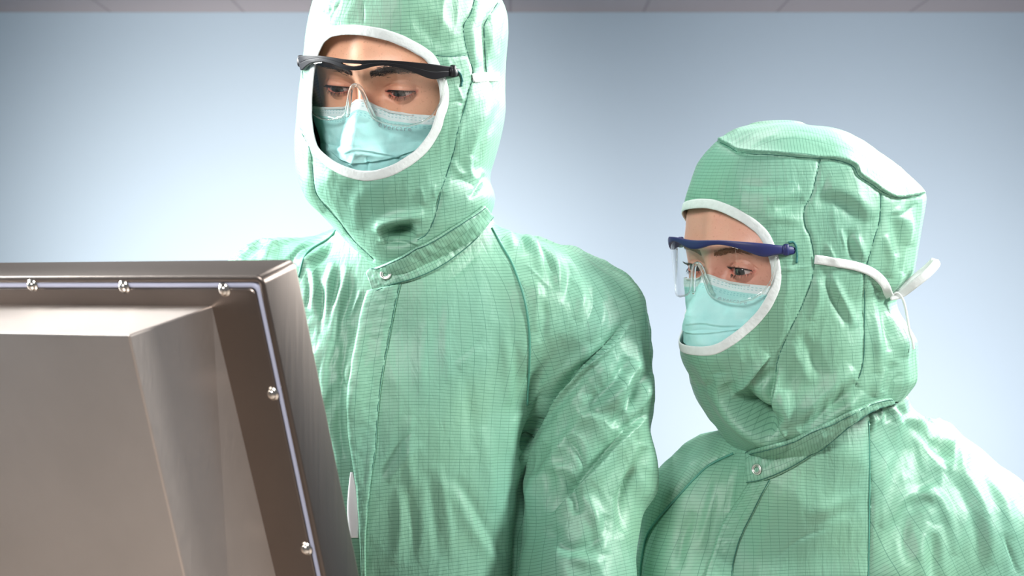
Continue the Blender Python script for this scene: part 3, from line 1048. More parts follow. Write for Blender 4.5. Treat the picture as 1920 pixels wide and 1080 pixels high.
def loft_field(rows, Yref):
    """rows: (py, L, R, Yc, ry). Outline given in the picture, set at its own depth Yc"""
    z = np.array([CAMZ - (r[0] - 540) / FPX * r[3] for r in rows])
    xl = np.array([(r[1] - 960) / FPX * r[3] for r in rows]); xr = np.array([(r[2] - 960) / FPX * r[3] for r in rows])
    cy = np.array([r[3] for r in rows]); ry = np.array([r[4] for r in rows])
    o = np.argsort(z)
    zf = np.linspace(z.min(), z.max(), 300)
    cx = np.interp(zf, z[o], ((xl + xr) / 2)[o]); rx = np.interp(zf, z[o], ((xr - xl) / 2)[o])
    cyf = np.interp(zf, z[o], cy[o]); ryf = np.interp(zf, z[o], ry[o])
    ker = np.hanning(9); ker /= ker.sum()
    sm = lambda a: np.convolve(np.pad(a, 4, 'edge'), ker, 'valid')
    cx, rx, cyf, ryf = map(sm, (cx, rx, cyf, ryf))
    z0, z1 = zf[0], zf[-1]

    def f(V, p=2.2):
        zc = V[:, 2]
        a = np.maximum(np.interp(zc, zf, rx), 1e-3); b = np.maximum(np.interp(zc, zf, ryf), 1e-3)
        X = np.abs(V[:, 0] - np.interp(zc, zf, cx)) / a; Y = np.abs(V[:, 1] - np.interp(zc, zf, cyf)) / b
        d = ((X ** p + Y ** p) ** (1 / p) - 1) * np.minimum(a, b)
        return np.maximum(np.maximum(d, zc - z1), z0 - zc)
    return f


def caps_field(pts):
    """pts: list of (Vector, r)"""
    P_ = [np.array(p[0]) for p in pts]; R = [p[1] for p in pts]

    def f(V):
        d = None
        for i in range(len(P_) - 1):
            ab = P_[i + 1] - P_[i]; t = np.clip(((V - P_[i]) @ ab) / ab.dot(ab), 0, 1)
            q = np.linalg.norm(V - P_[i] - t[:, None] * ab, axis=1) - (R[i] + (R[i + 1] - R[i]) * t)
            d = q if d is None else smin(d, q, 0.012)
        return d
    return f


def ellip_field(fr, c, r):
    def f(V):
        L = fr.l(V); q = (L - np.array(c)) / np.array(r)
        k = (np.abs(q) ** 2.5).sum(1) ** (1 / 2.5)
        return (k - 1) * min(r) * fr.k
    return f


def crinkle(V, ax, s1=22.0, amp=1.0):
    """ridged creases stretched along ax"""
    ax = np.array(ax, float); ax /= np.linalg.norm(ax)
    along = (V @ ax)[:, None] * ax
    q = V - along * 0.68
    w = np.stack([perlin(q * 14 + 3), perlin(q * 14 + 17), perlin(q * 14 + 31)], 1) * 0.016
    q = q + w
    a = 1 - np.abs(perlin(q * s1)) * 2.4
    b_ = 1 - np.abs(perlin(q * s1 * 2.3 + 5)) * 2.4
    m = sstep(-0.35, 0.5, perlin(V * 9 + 9))
    return amp * 1e-3 * (a * (0.5 + m) + 0.45 * b_ * (0.2 + m))


def on_surface(bvh, px, py, off=0.0):
    d = P(px, py, 1.0) - Vector((0, 0, CAMZ))
    d.normalize()
    h = bvh.ray_cast(Vector((0, 0, CAMZ)), d)
    if h[0] is None: return None
    n = h[1] if h[1].dot(d) < 0 else -h[1]
    return h[0] + n * off, n


def surf_curve(bvh, pts, off=0.0, n=6, smooth=2):
    c = catmull(pts, n) if len(pts) > 2 else np.array([np.array(pts[0]) + (np.array(pts[1]) - np.array(pts[0])) * t for t in np.linspace(0, 1, 20)])
    out = []; nr = []
    for x, y in c:
        h = on_surface(bvh, x, y, off)
        if h: out.append(list(h[0])); nr.append(list(h[1]))
    out = np.array(out); nr = np.array(nr)
    for _ in range(smooth):
        out[1:-1] = (out[:-2] + 2 * out[1:-1] + out[2:]) / 4
    return out, nr


def seam_tube(bvh, pts, r, name, mat, parent, off=0.0002, wob=0.0):
    c, n = surf_curve(bvh, pts, off)
    if wob:
        k = np.arange(len(c)); c = c + n * (wob * np.sin(k * 1.9) * np.cos(k * .7))[:, None]
    mb = MB(); mb.tube(c, r, 6)
    return mb.build(name, mat, parent)


def strip(bvh, e0, e1, nu, nv, off, th, name, mat, parent, puck=0.0, vdir=(1, 0)):
    """cloth band between two edges traced on a surface, with thickness"""
    a = catmull(e0, 12); b_ = catmull(e1, 12)
    def res(c, n):
        L = np.concatenate([[0], np.cumsum(np.linalg.norm(np.diff(c, axis=0), axis=1))]); t = np.linspace(0, L[-1], n)
        return np.stack([np.interp(t, L, c[:, 0]), np.interp(t, L, c[:, 1])], 1), L[-1]
    a, La = res(a, nu); b_, Lb = res(b_, nu)
    V = np.zeros((nu, nv, 3)); N = np.zeros((nu, nv, 3)); last = None
    for i in range(nu):
        for k in range(nv):
            p = a[i] + (b_[i] - a[i]) * k / (nv - 1)
            h = on_surface(bvh, p[0], p[1], 0)
            if h is None: h = last
            last = h
            V[i, k] = h[0]; N[i, k] = h[1]
    for _ in range(3):
        V[1:-1] = (V[:-2] + 2 * V[1:-1] + V[2:]) / 4
        N[1:-1] = (N[:-2] + 2 * N[1:-1] + N[2:]) / 4
        N[:, 1:-1] = (N[:, :-2] + 2 * N[:, 1:-1] + N[:, 2:]) / 4
    N /= np.linalg.norm(N, axis=2)[..., None]
    t = np.linspace(0, 1, nv)
    prof = off + th * (1 - np.abs(2 * t - 1) ** 6)
    Vo = V + N * prof[None, :, None]
    if puck:
        fl = Vo.reshape(-1, 3)
        Vo = Vo + N * (puck * perlin(fl * np.array([160, 160, 160])) + 0.5 * puck * perlin(fl * 380)).reshape(nu, nv)[..., None]
    Vi = V + N * (off - th)
    L = La / 2000
    u = np.linspace(0, L, nu); wdt = np.linspace(0, float(np.mean(np.linalg.norm(a - b_, axis=1))) / 2000, nv)
    UU, VV = np.meshgrid(u, wdt, indexing='ij')
    uv = np.stack([VV.ravel(), UU.ravel()], 1)
    n = nu * nv
    i = np.arange(nu - 1)[:, None]; j = np.arange(nv - 1)[None, :]
    q = np.stack([i * nv + j, (i + 1) * nv + j, (i + 1) * nv + j + 1, i * nv + j + 1], -1).reshape(-1, 4)
    F = [q, q[:, ::-1] + n]
    r = np.arange(nu - 1); F.append(np.stack([r * nv, r * nv + n, (r + 1) * nv + n, (r + 1) * nv], 1))
    F.append(np.stack([r * nv + nv - 1, (r + 1) * nv + nv - 1, (r + 1) * nv + nv - 1 + n, r * nv + nv - 1 + n], 1))
    r = np.arange(nv - 1); F.append(np.stack([r, r + 1, r + 1 + n, r + n], 1))
    b0 = (nu - 1) * nv; F.append(np.stack([b0 + r, b0 + r + n, b0 + r + 1 + n, b0 + r + 1], 1))
    o = mesh_obj(name, np.concatenate([Vo.reshape(-1, 3), Vi.reshape(-1, 3)]), np.concatenate(F), mat, parent, uv=np.concatenate([uv, uv]))
    return o


def flat_ribbon(pts, nrm, width, th, name, mat, parent, twist=None):
    """flat tape along 3D points, lying against normals"""
    pts = np.array(pts, float); nrm = np.array(nrm, float)
    T = np.gradient(pts, axis=0); T /= np.linalg.norm(T, axis=1)[:, None]
    nrm = nrm - T * (nrm * T).sum(1)[:, None]; nrm /= np.linalg.norm(nrm, axis=1)[:, None]
    B = np.cross(T, nrm)
    width = np.full(len(pts), width) if np.isscalar(width) else np.array(width)
    V = []; F = []; m = 8
    for i in range(len(pts)):
        for k in range(m):
            t = k / (m - 1) * 2 - 1
            V.append(pts[i] + B[i] * t * width[i] / 2 + nrm[i] * th * (1 - t ** 6))
        for k in range(m):
            t = 1 - k / (m - 1) * 2
            V.append(pts[i] + B[i] * t * width[i] / 2 - nrm[i] * th * 0.5)
    M = 2 * m
    for i in range(len(pts) - 1):
        for k in range(M): F.append((i * M + k, i * M + (k + 1) % M, (i + 1) * M + (k + 1) % M, (i + 1) * M + k))
    F.append(tuple(range(M))[::-1]); F.append(tuple((len(pts) - 1) * M + k for k in range(M)))
    return mesh_obj(name, V, F, mat, parent)


def snap_ring(bvh, px, py, r, parent):
    h = on_surface(bvh, px, py, 0.0014)
    c, n = h
    a = n.orthogonal().normalized(); b_ = n.cross(a)
    mb = MB()
    mb.tube([list(c + (a * math.cos(t) + b_ * math.sin(t)) * r) for t in np.linspace(0, 2 * math.pi, 32, endpoint=False)], r * 0.2, 8, closed=True)
    mb.tube([list(c + (a * math.cos(t) + b_ * math.sin(t)) * r * .68) for t in np.linspace(0, 2 * math.pi, 32, endpoint=False)], r * 0.12, 6, closed=True)
    return mb.build('snap_button', M_CHROME, parent)


def build_hood(fr, person, rows, strokes, open_px, mirror, lines, top_seam=None, h=0.003, chin_w=63, far=1.0, tuck=None):
    loft = loft_field(rows, 1.6)
    head = ellip_field(fr, (0, -78, 4), (77, 100, 122))
    chin = ellip_field(fr, (0, -34, -66), (chin_w, 71, 50))

    def field(V):
        d = smin(loft(V), head(V), 0.02)
        d = smin(d, chin(V), 0.015)
        return d
    pts = np.array([list(P(r[1], r[0], r[3])) for r in rows] + [list(P(r[2], r[0], r[3])) for r in rows])
    lo = pts.min(0) - 0.03; hi = pts.max(0) + 0.03
    lo[1] = min(r[3] - r[4] for r in rows) - 0.05; hi[1] = max(r[3] + r[4] for r in rows) + 0.04
    V, F = surface_nets(field, lo, hi, h)
    V = relax(V, F, 2); V = newton(field, V, 2)
    V, F = subdivide(V, F); V = newton(field, V, 2)
    V0 = relax(V, F, 6, 0.6)
    N = vnormals(V0, F)
    L = fr.l(V0)
    az = np.arctan2(L[:, 0], L[:, 1] + 75)
    uv = np.stack([az * 0.105 + 1, L[:, 2] * 1e-3 + 1], 1)
    if top_seam is not None:
        px, py = project(V0)
        ys = np.interp(px, [p[0] for p in top_seam], [p[1] for p in top_seam])
        t = py < ys - 1
        uv[t] = np.stack([L[t, 0] * 1e-3 * .8 + L[t, 1] * 1e-3 * .6 + 3, -L[t, 0] * 1e-3 * .6 + L[t, 1] * 1e-3 * .8 + 3], 1)
    # opening: traced curve carried to the surface, in azimuth / height about the head
    bv0 = BVHTree.FromPolygons(V0.tolist(), F.tolist())
    c = catmull(open_px, 8, closed=not mirror)
    Pl = []
    for x, y in c:
        hh = on_surface(bv0, x, y)
        if hh: Pl.append(fr.l(np.array([list(hh[0])]))[0])
    Pl = np.array(Pl)
    A = np.arctan2(Pl[:, 0], Pl[:, 1] + 75); Zl = Pl[:, 2]
    if mirror:
        A = np.concatenate([A, -far * A[::-1]]); Zl = np.concatenate([Zl, Zl[::-1]])
    # smooth closed curve
    for _ in range(14 if mirror else 3):
        A = (np.roll(A, 1) + 2 * A + np.roll(A, -1)) / 4; Zl = (np.roll(Zl, 1) + 2 * Zl + np.roll(Zl, -1)) / 4
    L = fr.l(V0)
    az = np.arctan2(L[:, 0], L[:, 1] + 75)
    ins = np.zeros(len(V0), bool)
    K = 80.0
    xx, yy = az * K, L[:, 2]
    for i in range(len(A)):
        j = (i + 1) % len(A)
        x1, y1, x2, y2 = A[i] * K, Zl[i], A[j] * K, Zl[j]
        cond = (y1 > yy) != (y2 > yy)
        with np.errstate(divide='ignore', invalid='ignore'):
            xi = (x2 - x1) * (yy - y1) / (y2 - y1 + 1e-12) + x1
        ins ^= cond & (xx < xi)
    # folds
    disp = apply_strokes(V0, N, strokes, 1.6) + crinkle(V0, (0.1, 0, 1), 24, 1.3) + 0.002 * perlin(V0 * np.array([22, 22, 11.0]) + 40)
    # quiet near the opening
    CP = np.stack([A * K, Zl], 1)
    CP = np.vstack([CP, CP[:1]])
    dd, _, _ = polydist(xx, yy, CP)
    disp *= sstep(1.0, 12.0, dd) * 0.9 + 0.1
    V1 = V0 + N * disp[:, None]
    keep = ~(ins[F].all(1))
    if tuck is not None:                         # the hem of the hood is tucked inside the collar
        px, py = project(V0); tx = np.array([p[0] for p in tuck], float); ty = np.array([p[1] for p in tuck], float)
        low = (py > np.interp(px, tx, ty)) & (px > tx[0] - 40) & (px < tx[-1] + 4) & (V0[:, 1] < rows[20][3] + 0.02)
        keep &= ~(low[F].all(1))
    # pull boundary vertices onto the curve is hidden by the trim
    bv1 = BVHTree.FromPolygons(V1.tolist(), F.tolist())
    V2, F2, uv2 = compact(V1, F[keep], uv)
    hood = mesh_obj('hood', V2, F2, M_FAB, person, uv=uv2)
    # white binding round the opening
    tp = []; tn = []
    res = catmull(np.stack([A, Zl], 1), 2, closed=True)
    ctr = []
    for a_, z_ in res:
        o_ = fr.w(np.array([[0 + 300 * math.sin(a_), -75 + 300 * math.cos(a_), z_]]))[0]
        d_ = fr.w(np.array([[0, -75, z_]]))[0] - o_
        hh = bv1.ray_cast(Vector(o_), Vector(d_).normalized())
        if hh[0] is None: continue
        tp.append(list(hh[0])); n = hh[1]
        if n.dot(Vector(d_)) > 0: n = -n
        tn.append(list(n))
    tp = np.array(tp); tn = np.array(tn)
    for _ in range(4):
        tp = (np.roll(tp, 1, 0) + 2 * tp + np.roll(tp, -1, 0)) / 4; tn = (np.roll(tn, 1, 0) + 2 * tn + np.roll(tn, -1, 0)) / 4
    tn /= np.linalg.norm(tn, axis=1)[:, None]
    T = np.roll(tp, -1, 0) - np.roll(tp, 1, 0); T /= np.linalg.norm(T, axis=1)[:, None]
    B = np.cross(T, tn)
    m = 14; Vt = []; wd = 0.0046
    for i in range(len(tp)):
        for k in range(m):
            an = 2 * math.pi * k / m
            pk = 1 + 0.02 * math.sin(i * 0.35)
            Vt.append(tp[i] + B[i] * wd * math.cos(an) * pk + tn[i] * (0.0009 * math.copysign(abs(math.sin(an)) ** 0.5, math.sin(an)) + 0.0003))
    n = len(tp)
    Ft = [(i * m + k, i * m + (k + 1) % m, ((i + 1) % n) * m + (k + 1) % m, ((i + 1) % n) * m + k) for i in range(n) for k in range(m)]
    mesh_obj('white_binding', Vt, Ft, M_WHITE, hood)
    for ln in lines:
        seam_tube(bv1, ln, 0.00042, 'seam', M_SEAM, hood, 0.0, 0.0004)
    return hood, bv1


def build_coverall(fr_axis, person, field, lo, hi, strokes, seams, arms, creaseax, h=0.0034, cut_z=None, waist=None):
    """seams: dict side -> [(px,py)...] raglan line; arms: dict side -> (shoulder, elbow)"""
    V, F = surface_nets(field, lo, hi, h)
    V = relax(V, F, 2); V = newton(field, V, 2)
    V, F = subdivide(V, F); V = newton(field, V, 2)
    V = relax(V, F, 5, 0.6)
    N = vnormals(V, F)
    px, py = project(V)
    reg = np.zeros(len(V), int)
    for si, (sgn, ln) in enumerate(seams):
        ys = np.array([p[1] for p in ln], float); xs = np.array([p[0] for p in ln], float)
        c = catmull(ln, 8); o = np.argsort(c[:, 1])
        sx = np.interp(py, c[o, 1], c[o, 0])
        near = np.abs(px - sx) < 1.3
        dxm = (sx - px) / FPX * V[:, 1]
        V[near, 0] += dxm[near] * 0.9
        reg[(sgn * (px - sx) > -0.2) & (py > ys.min() - 60)] = si + 1
    c0, R0 = fr_axis
    ang = np.arctan2(V[:, 0] - c0[0], -(V[:, 1] - c0[1]))
    uv = np.stack([ang * R0 + 5, V[:, 2] + 0.012 * perlin(V * 5) + 5], 1)
    uvs = [uv]
    for (a, b_) in arms:
        a = np.array(a); b_ = np.array(b_); ax = (b_ - a) / np.linalg.norm(b_ - a)
        t = (V - a) @ ax
        e1 = np.cross(ax, [0, 1, 0]); e1 /= np.linalg.norm(e1); e2 = np.cross(ax, e1)
        an = np.arctan2((V - a) @ e1, -((V - a) @ e2))
        sgn = 1
        an = np.arctan2((V - a) @ e1, np.abs((V - a) @ e2) + 1e-6)
        uvs.append(np.stack([an * 0.06 + 8, t + 8 + 0.01 * perlin(V * 6)], 1))
    disp = apply_strokes(V, N, strokes, 1.6) + 0.0045 * perlin(V * np.array([13, 13, 5.0]) + 40)
    for ax, s1, amp, msk in creaseax:
        disp += crinkle(V, ax, s1, amp) * msk(px, py)
    V1 = V + N * disp[:, None]
    bv = BVHTree.FromPolygons(V1.tolist(), F.tolist())
    fr_reg = np.zeros(len(F), int)
    for k in range(1, len(seams) + 1):
        fr_reg[(reg[F] == k).all(1)] = k
    objs = []
    body = None
    for k in range(0, len(seams) + 1):
        f = F[fr_reg == k]
        if k == 0:
            a, b_, c_ = compact(V1, f, uvs[0]); body = mesh_obj('coverall', a, b_, M_FAB, person, uv=c_); objs.append(body)
        else:
            a, b_, c_ = compact(V1, f, uvs[k]); objs.append(mesh_obj('sleeve', a, b_, M_FAB, body, uv=c_))
    return body, objs, bv


def glove(name, base, ax, side, parent, s):
    """five-fingered glove hanging relaxed at the end of a sleeve"""
    base = np.array(base); ax = np.array(ax) / np.linalg.norm(ax); side = np.array(side) - ax * np.dot(side, ax); side /= np.linalg.norm(side)
    nrm = np.cross(ax, side)
    q = lambda a, b_, c: base + ax * a + side * b_ + nrm * c
    fs = [caps_field([(q(0, 0, 0), .027), (q(.05, 0, 0), .024), (q(.085, 0, 0), .02)]), caps_field([(q(.05, -.02, 0), .016), (q(.085, -.03, 0), .013)]), caps_field([(q(.05, .02, 0), .016), (q(.085, .03, 0), .013)])]
    for i, (off, L) in enumerate(((-.030, .060), (-.010, .075), (.011, .072), (.031, .068))):
        fs.append(caps_field([(q(.08, off, 0), .0098), (q(.08 + L * .5, off * 1.1, .006), .009), (q(.08 + L * .85, off * 1.15, .022), .0084), (q(.08 + L, off * 1.15, .036), .0078)]))
    fs.append(caps_field([(q(.03, .03, 0), .013), (q(.055, .048, .01), .0115), (q(.085, .055, .02), .010), (q(.105, .055, .028), .0088)]))

    def f(V):
        d = fs[0](V)
        for g in fs[1:]: d = smin(d, g(V), 0.005)
        return d
    p = np.array([q(a, b_, c) for a in (-.03, .17) for b_ in (-.06, .08) for c in (-.04, .06)])
    V, F = surface_nets(f, p.min(0), p.max(0), 0.003)
    V = newton(f, relax(V, F, 1), 1)
    return mesh_obj('glove', V, F, M_GLOVE, parent)


def lower_body(person, cx, cy, z_top, rx, ry, sc, arms):
    """trousers, boots and forearms below the picture"""
    hz = 0.95 * sc
    legs = []
    for s in (-1, 1):
        legs.append(caps_field([((cx + s * .09, cy, hz), .095), ((cx + s * .10, cy - .01, .5 * sc), .072), ((cx + s * .105, cy + .02, .16), .062)]))

    def f(V):
        z = V[:, 2]
        a = np.interp(z, [hz - .08, hz, z_top], [rx * .9, rx, rx]); b_ = np.interp(z, [hz - .08, hz, z_top], [ry * .8, ry, ry])
        X = (V[:, 0] - cx) / a; Y = (V[:, 1] - cy) / b_
        d = (np.sqrt(X ** 2 + Y ** 2) - 1) * np.minimum(a, b_)
        d = np.maximum(np.maximum(d, z - z_top), hz - .08 - z)
        for l in legs: d = smin(d, l(V), 0.03)
        return d
    V, F = surface_nets(f, (cx - .26, cy - .2, .06), (cx + .26, cy + .2, z_top + .02), 0.010)
    V = relax(V, F, 2)
    N = vnormals(V, F); V = V + N * crinkle(V, (0, 0, 1), 16, 3)[:, None]
    uv = np.stack([V[:, 0] + 5, V[:, 2] + 5], 1)
    mesh_obj('trousers', V, F, M_FAB, person, uv=uv)
    for s in (-1, 1):
        x = cx + s * .105
        g1 = caps_field([((x, cy + .04, .045), .043), ((x - .01, cy - .13, .04), .036)])
        g2 = caps_field([((x, cy + .02, .25), .05), ((x, cy + .03, .07), .045)])
        def fb(V): return np.maximum(smin(g1(V), g2(V), .03), 0.001 - V[:, 2])
        V, F = surface_nets(fb, (x - .1, cy - .2, -.02), (x + .1, cy + .13, .32), 0.008)
        mesh_obj('boot', relax(V, F, 1), F, M_BOOT, person)
    for (a, b_, c_, r) in arms:
        fa = caps_field([(a, r), (b_, r * .92), (c_, .036)])
        p = np.array([list(a), list(b_), list(c_)])
        V, F = surface_nets(fa, p.min(0) - .08, p.max(0) + .08, 0.007)
        V = relax(V, F, 2); N = vnormals(V, F); V = V + N * crinkle(V, (0, 0, 1), 20, 2)[:, None]
        uv = np.stack([V[:, 0] + 5, V[:, 2] + 5], 1)
        mesh_obj('lower_sleeve', V, F, M_FAB, person, uv=uv)
        d = np.array(c_) - np.array(b_)
        glove('glove', np.array(c_) + d / np.linalg.norm(d) * .02, d, (0.3, 0, 1), person, 1)


class Multi:
    def __init__(s, *b): s.b = b
    def ray_cast(s, o, d):
        best = (None, None, None, None)
        for q in s.b:
            h = q.ray_cast(o, d)
            if h[0] is not None and (best[0] is None or h[3] < best[3]): best = h
        return best


def person_root(x, y, label):
    r = bpy.data.objects.new('person', None); COL.objects.link(r); r.location = (x, y, 0)
    bpy.context.view_layer.update()
    return tag(r, label, 'person')


def head_obj(fr, person, mat, ou, ol, cant):
    V, F, fl = build_head('head', fr, ou, ol, cant)
    o = mesh_obj('head', V, F, mat, person)
    a = o.data.attributes.new('flush', 'FLOAT', 'POINT'); a.data.foreach_set('value', fl.astype(np.float32))
    return o


# ============ taller person at the left ============
man = person_root(-0.12, 1.66, 'taller person in green hooded coverall, looking down, standing beside the steel panel computer')
fm = Frame(694, 166, 1.55, 24, 19, 6.5)
M_SKIN1 = skin('skin_tan', (0.82, 0.40, 0.255), (0.90, 0.52, 0.34), (0.66, 0.20, 0.14))
head_obj(fm, man, M_SKIN1, 1.8, 4.0, 0.02)
eye_parts(fm, man, (0.05, -0.28), -0.45, M_LASH, 1.8, 4.0, 0.02, 44, 7.5)
brows(fm, man, M_BROWN, 560, 1.35, z0=16.5)

rows_m = [(-74, 745, 790, 1.62, .015), (-70, 705, 832, 1.62, .04), (-60, 668, 868, 1.62, .068), (-45, 640, 893, 1.62, .083), (-28, 620, 914, 1.62, .092), (-10, 607, 930, 1.62, .097),
          (10, 597, 943, 1.62, .099), (35, 588, 951, 1.62, .1), (60, 582, 952, 1.62, .1), (85, 579, 949, 1.62, .1), (110, 576, 943, 1.62, .1), (140, 571, 937, 1.62, .1), (165, 566, 938, 1.62, .1),
          (200, 561, 943, 1.62, .1), (230, 559, 940, 1.62, .099), (260, 557, 934, 1.62, .096), (290, 558, 926, 1.62, .091), (320, 560, 917, 1.62, .086), (340, 563, 916, 1.618, .082), (358, 568, 924, 1.617, .080),
          (372, 575, 927, 1.616, .078), (390, 590, 924, 1.615, .075), (405, 604, 917, 1.615, .073), (425, 623, 912, 1.614, .069), (445, 641, 895, 1.613, .065), (465, 657, 868, 1.612, .061),
          (485, 674, 840, 1.612, .056), (505, 691, 812, 1.612, .052), (525, 703, 800, 1.615, .045), (550, 720, 790, 1.62, .035)]
open_m = [(600, 82), (608, 70), (622, 60), (646, 56), (680, 57), (722, 65), (755, 77), (785, 93), (806, 108), (821, 133), (831, 160), (833, 190), (825, 217), (816, 246), (792, 281), (761, 305), (728, 322), (690, 330), (655, 324), (622, 308), (594, 283), (585, 256), (581, 225), (581, 190), (584, 150), (590, 110)]
hs = [
    ('c', -2.2, 5, [(892, 0), (883, 25), (870, 46), (871, 74), (880, 111), (887, 130), (886, 150), (880, 167), (873, 197), (857, 250), (851, 284), (837, 329), (827, 358), (816, 406), (801, 438), (783, 446)], 1),
    ('g', 2.2, 9, [(905, 0), (897, 30), (885, 55), (887, 90), (896, 125)]),
    ('c', -2.4, 5, [(934, 5), (910, 42), (908, 60), (910, 104), (912, 137), (925, 160), (933, 190)], 1),
    ('c', -1.5, 4, [(948, 20), (942, 60), (935, 100)]),
    ('g', 2.0, 8, [(925, 30), (921, 70), (924, 110)]),
    ('g', -2.4, 8, [(940, 190), (925, 230), (905, 262), (890, 300)]),
    ('g', 2.0, 8, [(920, 195), (900, 235), (880, 285), (868, 330)]),
    ('c', -4.0, 8, [(907, 326), (900, 345), (888, 362), (878, 372)]),
    ('g', 2.5, 7, [(880, 290), (876, 315), (890, 335), (905, 318)]),
    ('c', -2, 4, [(845, 340), (862, 337), (880, 345), (892, 352)]),
    ('g', 2.0, 6, [(848, 300), (858, 322), (875, 330)]),
    ('c', 1.8, 6, [(786, 348), (791, 362), (796, 384)]),
    ('c', 1.8, 6, [(815, 346), (813, 360), (818, 376)]),
    ('g', -22, 15, [(716, 446), (733, 441), (755, 437), (778, 432)]),
    ('g', 7, 11, [(709, 440), (716, 424), (735, 414), (765, 408), (795, 404)]),
    ('s', 4.5, 12, [(785, 462), (765, 455), (742, 454), (722, 456), (710, 452)]),
    ('g', -2.5, 12, [(795, 400), (815, 385), (830, 360)]),
    ('g', 2.0, 14, [(690, 345), (668, 385), (672, 430)]),
    ('c', -2.4, 5, [(564, 246), (581, 281), (587, 329), (593, 364), (617, 394), (638, 418), (659, 447), (700, 486)], 1),
    ('g', 3.0, 9, [(567, 300), (574, 335), (583, 370), (606, 400)]),
    ('c', -2.0, 5, [(562, 330), (572, 350), (570, 372)]),
    ('g', -2.0, 8, [(640, 440), (655, 470), (680, 492)]),
    ('c', -1.4, 4, [(679, 0), (680, 30), (682, 48)]),
    ('c', -1.6, 4, [(640, 0), (628, 20), (620, 40)]),
    ('c', -2.0, 4, [(608, 18), (618, 23), (624, 14)]),
    ('c', -1.6, 4, [(600, 30), (595, 60), (588, 84)]),
    ('g', 1.8, 12, [(800, 10), (830, 40), (850, 75)]),
    ('g', -1.8, 12, [(770, 20), (800, 60), (835, 95)]),
    ('c', -1.4, 4, [(818, 104), (845, 106), (872, 104)], 1),
    ('g', 1.6, 5, [(845, 116), (838, 128), (862, 140)]),
    ('c', 1.8, 4, [(855, 160), (862, 178), (868, 192)]),
    ('c', -1.8, 4, [(842, 196), (856, 190), (872, 194)]),
    ('g', 1.6, 6, [(842, 205), (830, 250), (818, 290)]),
    ('g', -1.4, 6, [(850, 215), (840, 255), (828, 300)]),
    ('g', 1.8, 7, [(866, 215), (858, 255), (852, 290)]),
]
rseam_m = [(892, -10), (883, 25), (870, 46), (871, 74), (880, 111), (887, 130), (886, 150), (880, 167), (873, 197), (857, 250), (851, 284), (837, 329), (827, 358), (816, 406), (801, 438), (783, 450)]
lseam_m = [(566, 250), (581, 281), (587, 329), (593, 364), (617, 394), (638, 418), (659, 447), (700, 486)]
hood_m, bv_hm = build_hood(fm, man, rows_m, hs, open_m, False, [rseam_m, lseam_m, [(934, 5), (910, 42), (908, 60), (910, 104), (912, 137)], [(818, 104), (845, 106), (872, 104)]], tuck=[(690, 525), (706, 524), (730, 514), (760, 503), (792, 490), (836, 470), (880, 432), (905, 406)])

trows_m = [(398, 790, 900, 1.64, .03), (410, 700, 908, 1.64, .045), (422, 640, 918, 1.645, .053), (437, 608, 950, 1.65, .06), (455, 562, 1000, 1.66, .068), (475, 508, 1048, 1.665, .075), (500, 468, 1085, 1.665, .083),
           (530, 438, 1112, 1.665, .09), (560, 422, 1128, 1.665, .096), (600, 415, 1125, 1.665, .102), (650, 425, 1080, 1.665, .108), (700, 440, 1035, 1.665, .112), (760, 448, 1008, 1.665, .113), (850, 452, 995, 1.665, .112), (1000, 450, 985, 1.665, .112), (1200, 450, 985, 1.665, .112)]
t_m = loft_field(trows_m, 1.66)
neck_m = caps_field([(P(810, 400, 1.635), .050), (P(778, 540, 1.625), .062)])
sr_m = caps_field([(P(1030, 560, 1.665), .052), (P(1088, 640, 1.66), .060), (P(1104, 740, 1.655), .0555), (P(1105, 880, 1.64), .0545), (P(1085, 1090, 1.61), .052), (P(1070, 1200, 1.6), .05)])
sl_m = caps_field([(P(520, 560, 1.665), .052), (P(462, 640, 1.66), .060), (P(430, 800, 1.64), .056), (P(420, 1000, 1.61), .052), (P(425, 1200, 1.58), .05)])
ZB = 1.195


def body_m(V):
    d = smin(t_m(V), neck_m(V), 0.03)
    a = smin(sr_m(V), sl_m(V), 0.01)
    k = 0.030 * sstep(1.38, 1.47, V[:, 2]) + 0.004
    h = np.clip(0.5 + 0.5 * (a - d) / k, 0, 1)
    d = a * (1 - h) + d * h - k * h * (1 - h)
    return np.maximum(d, ZB - V[:, 2])


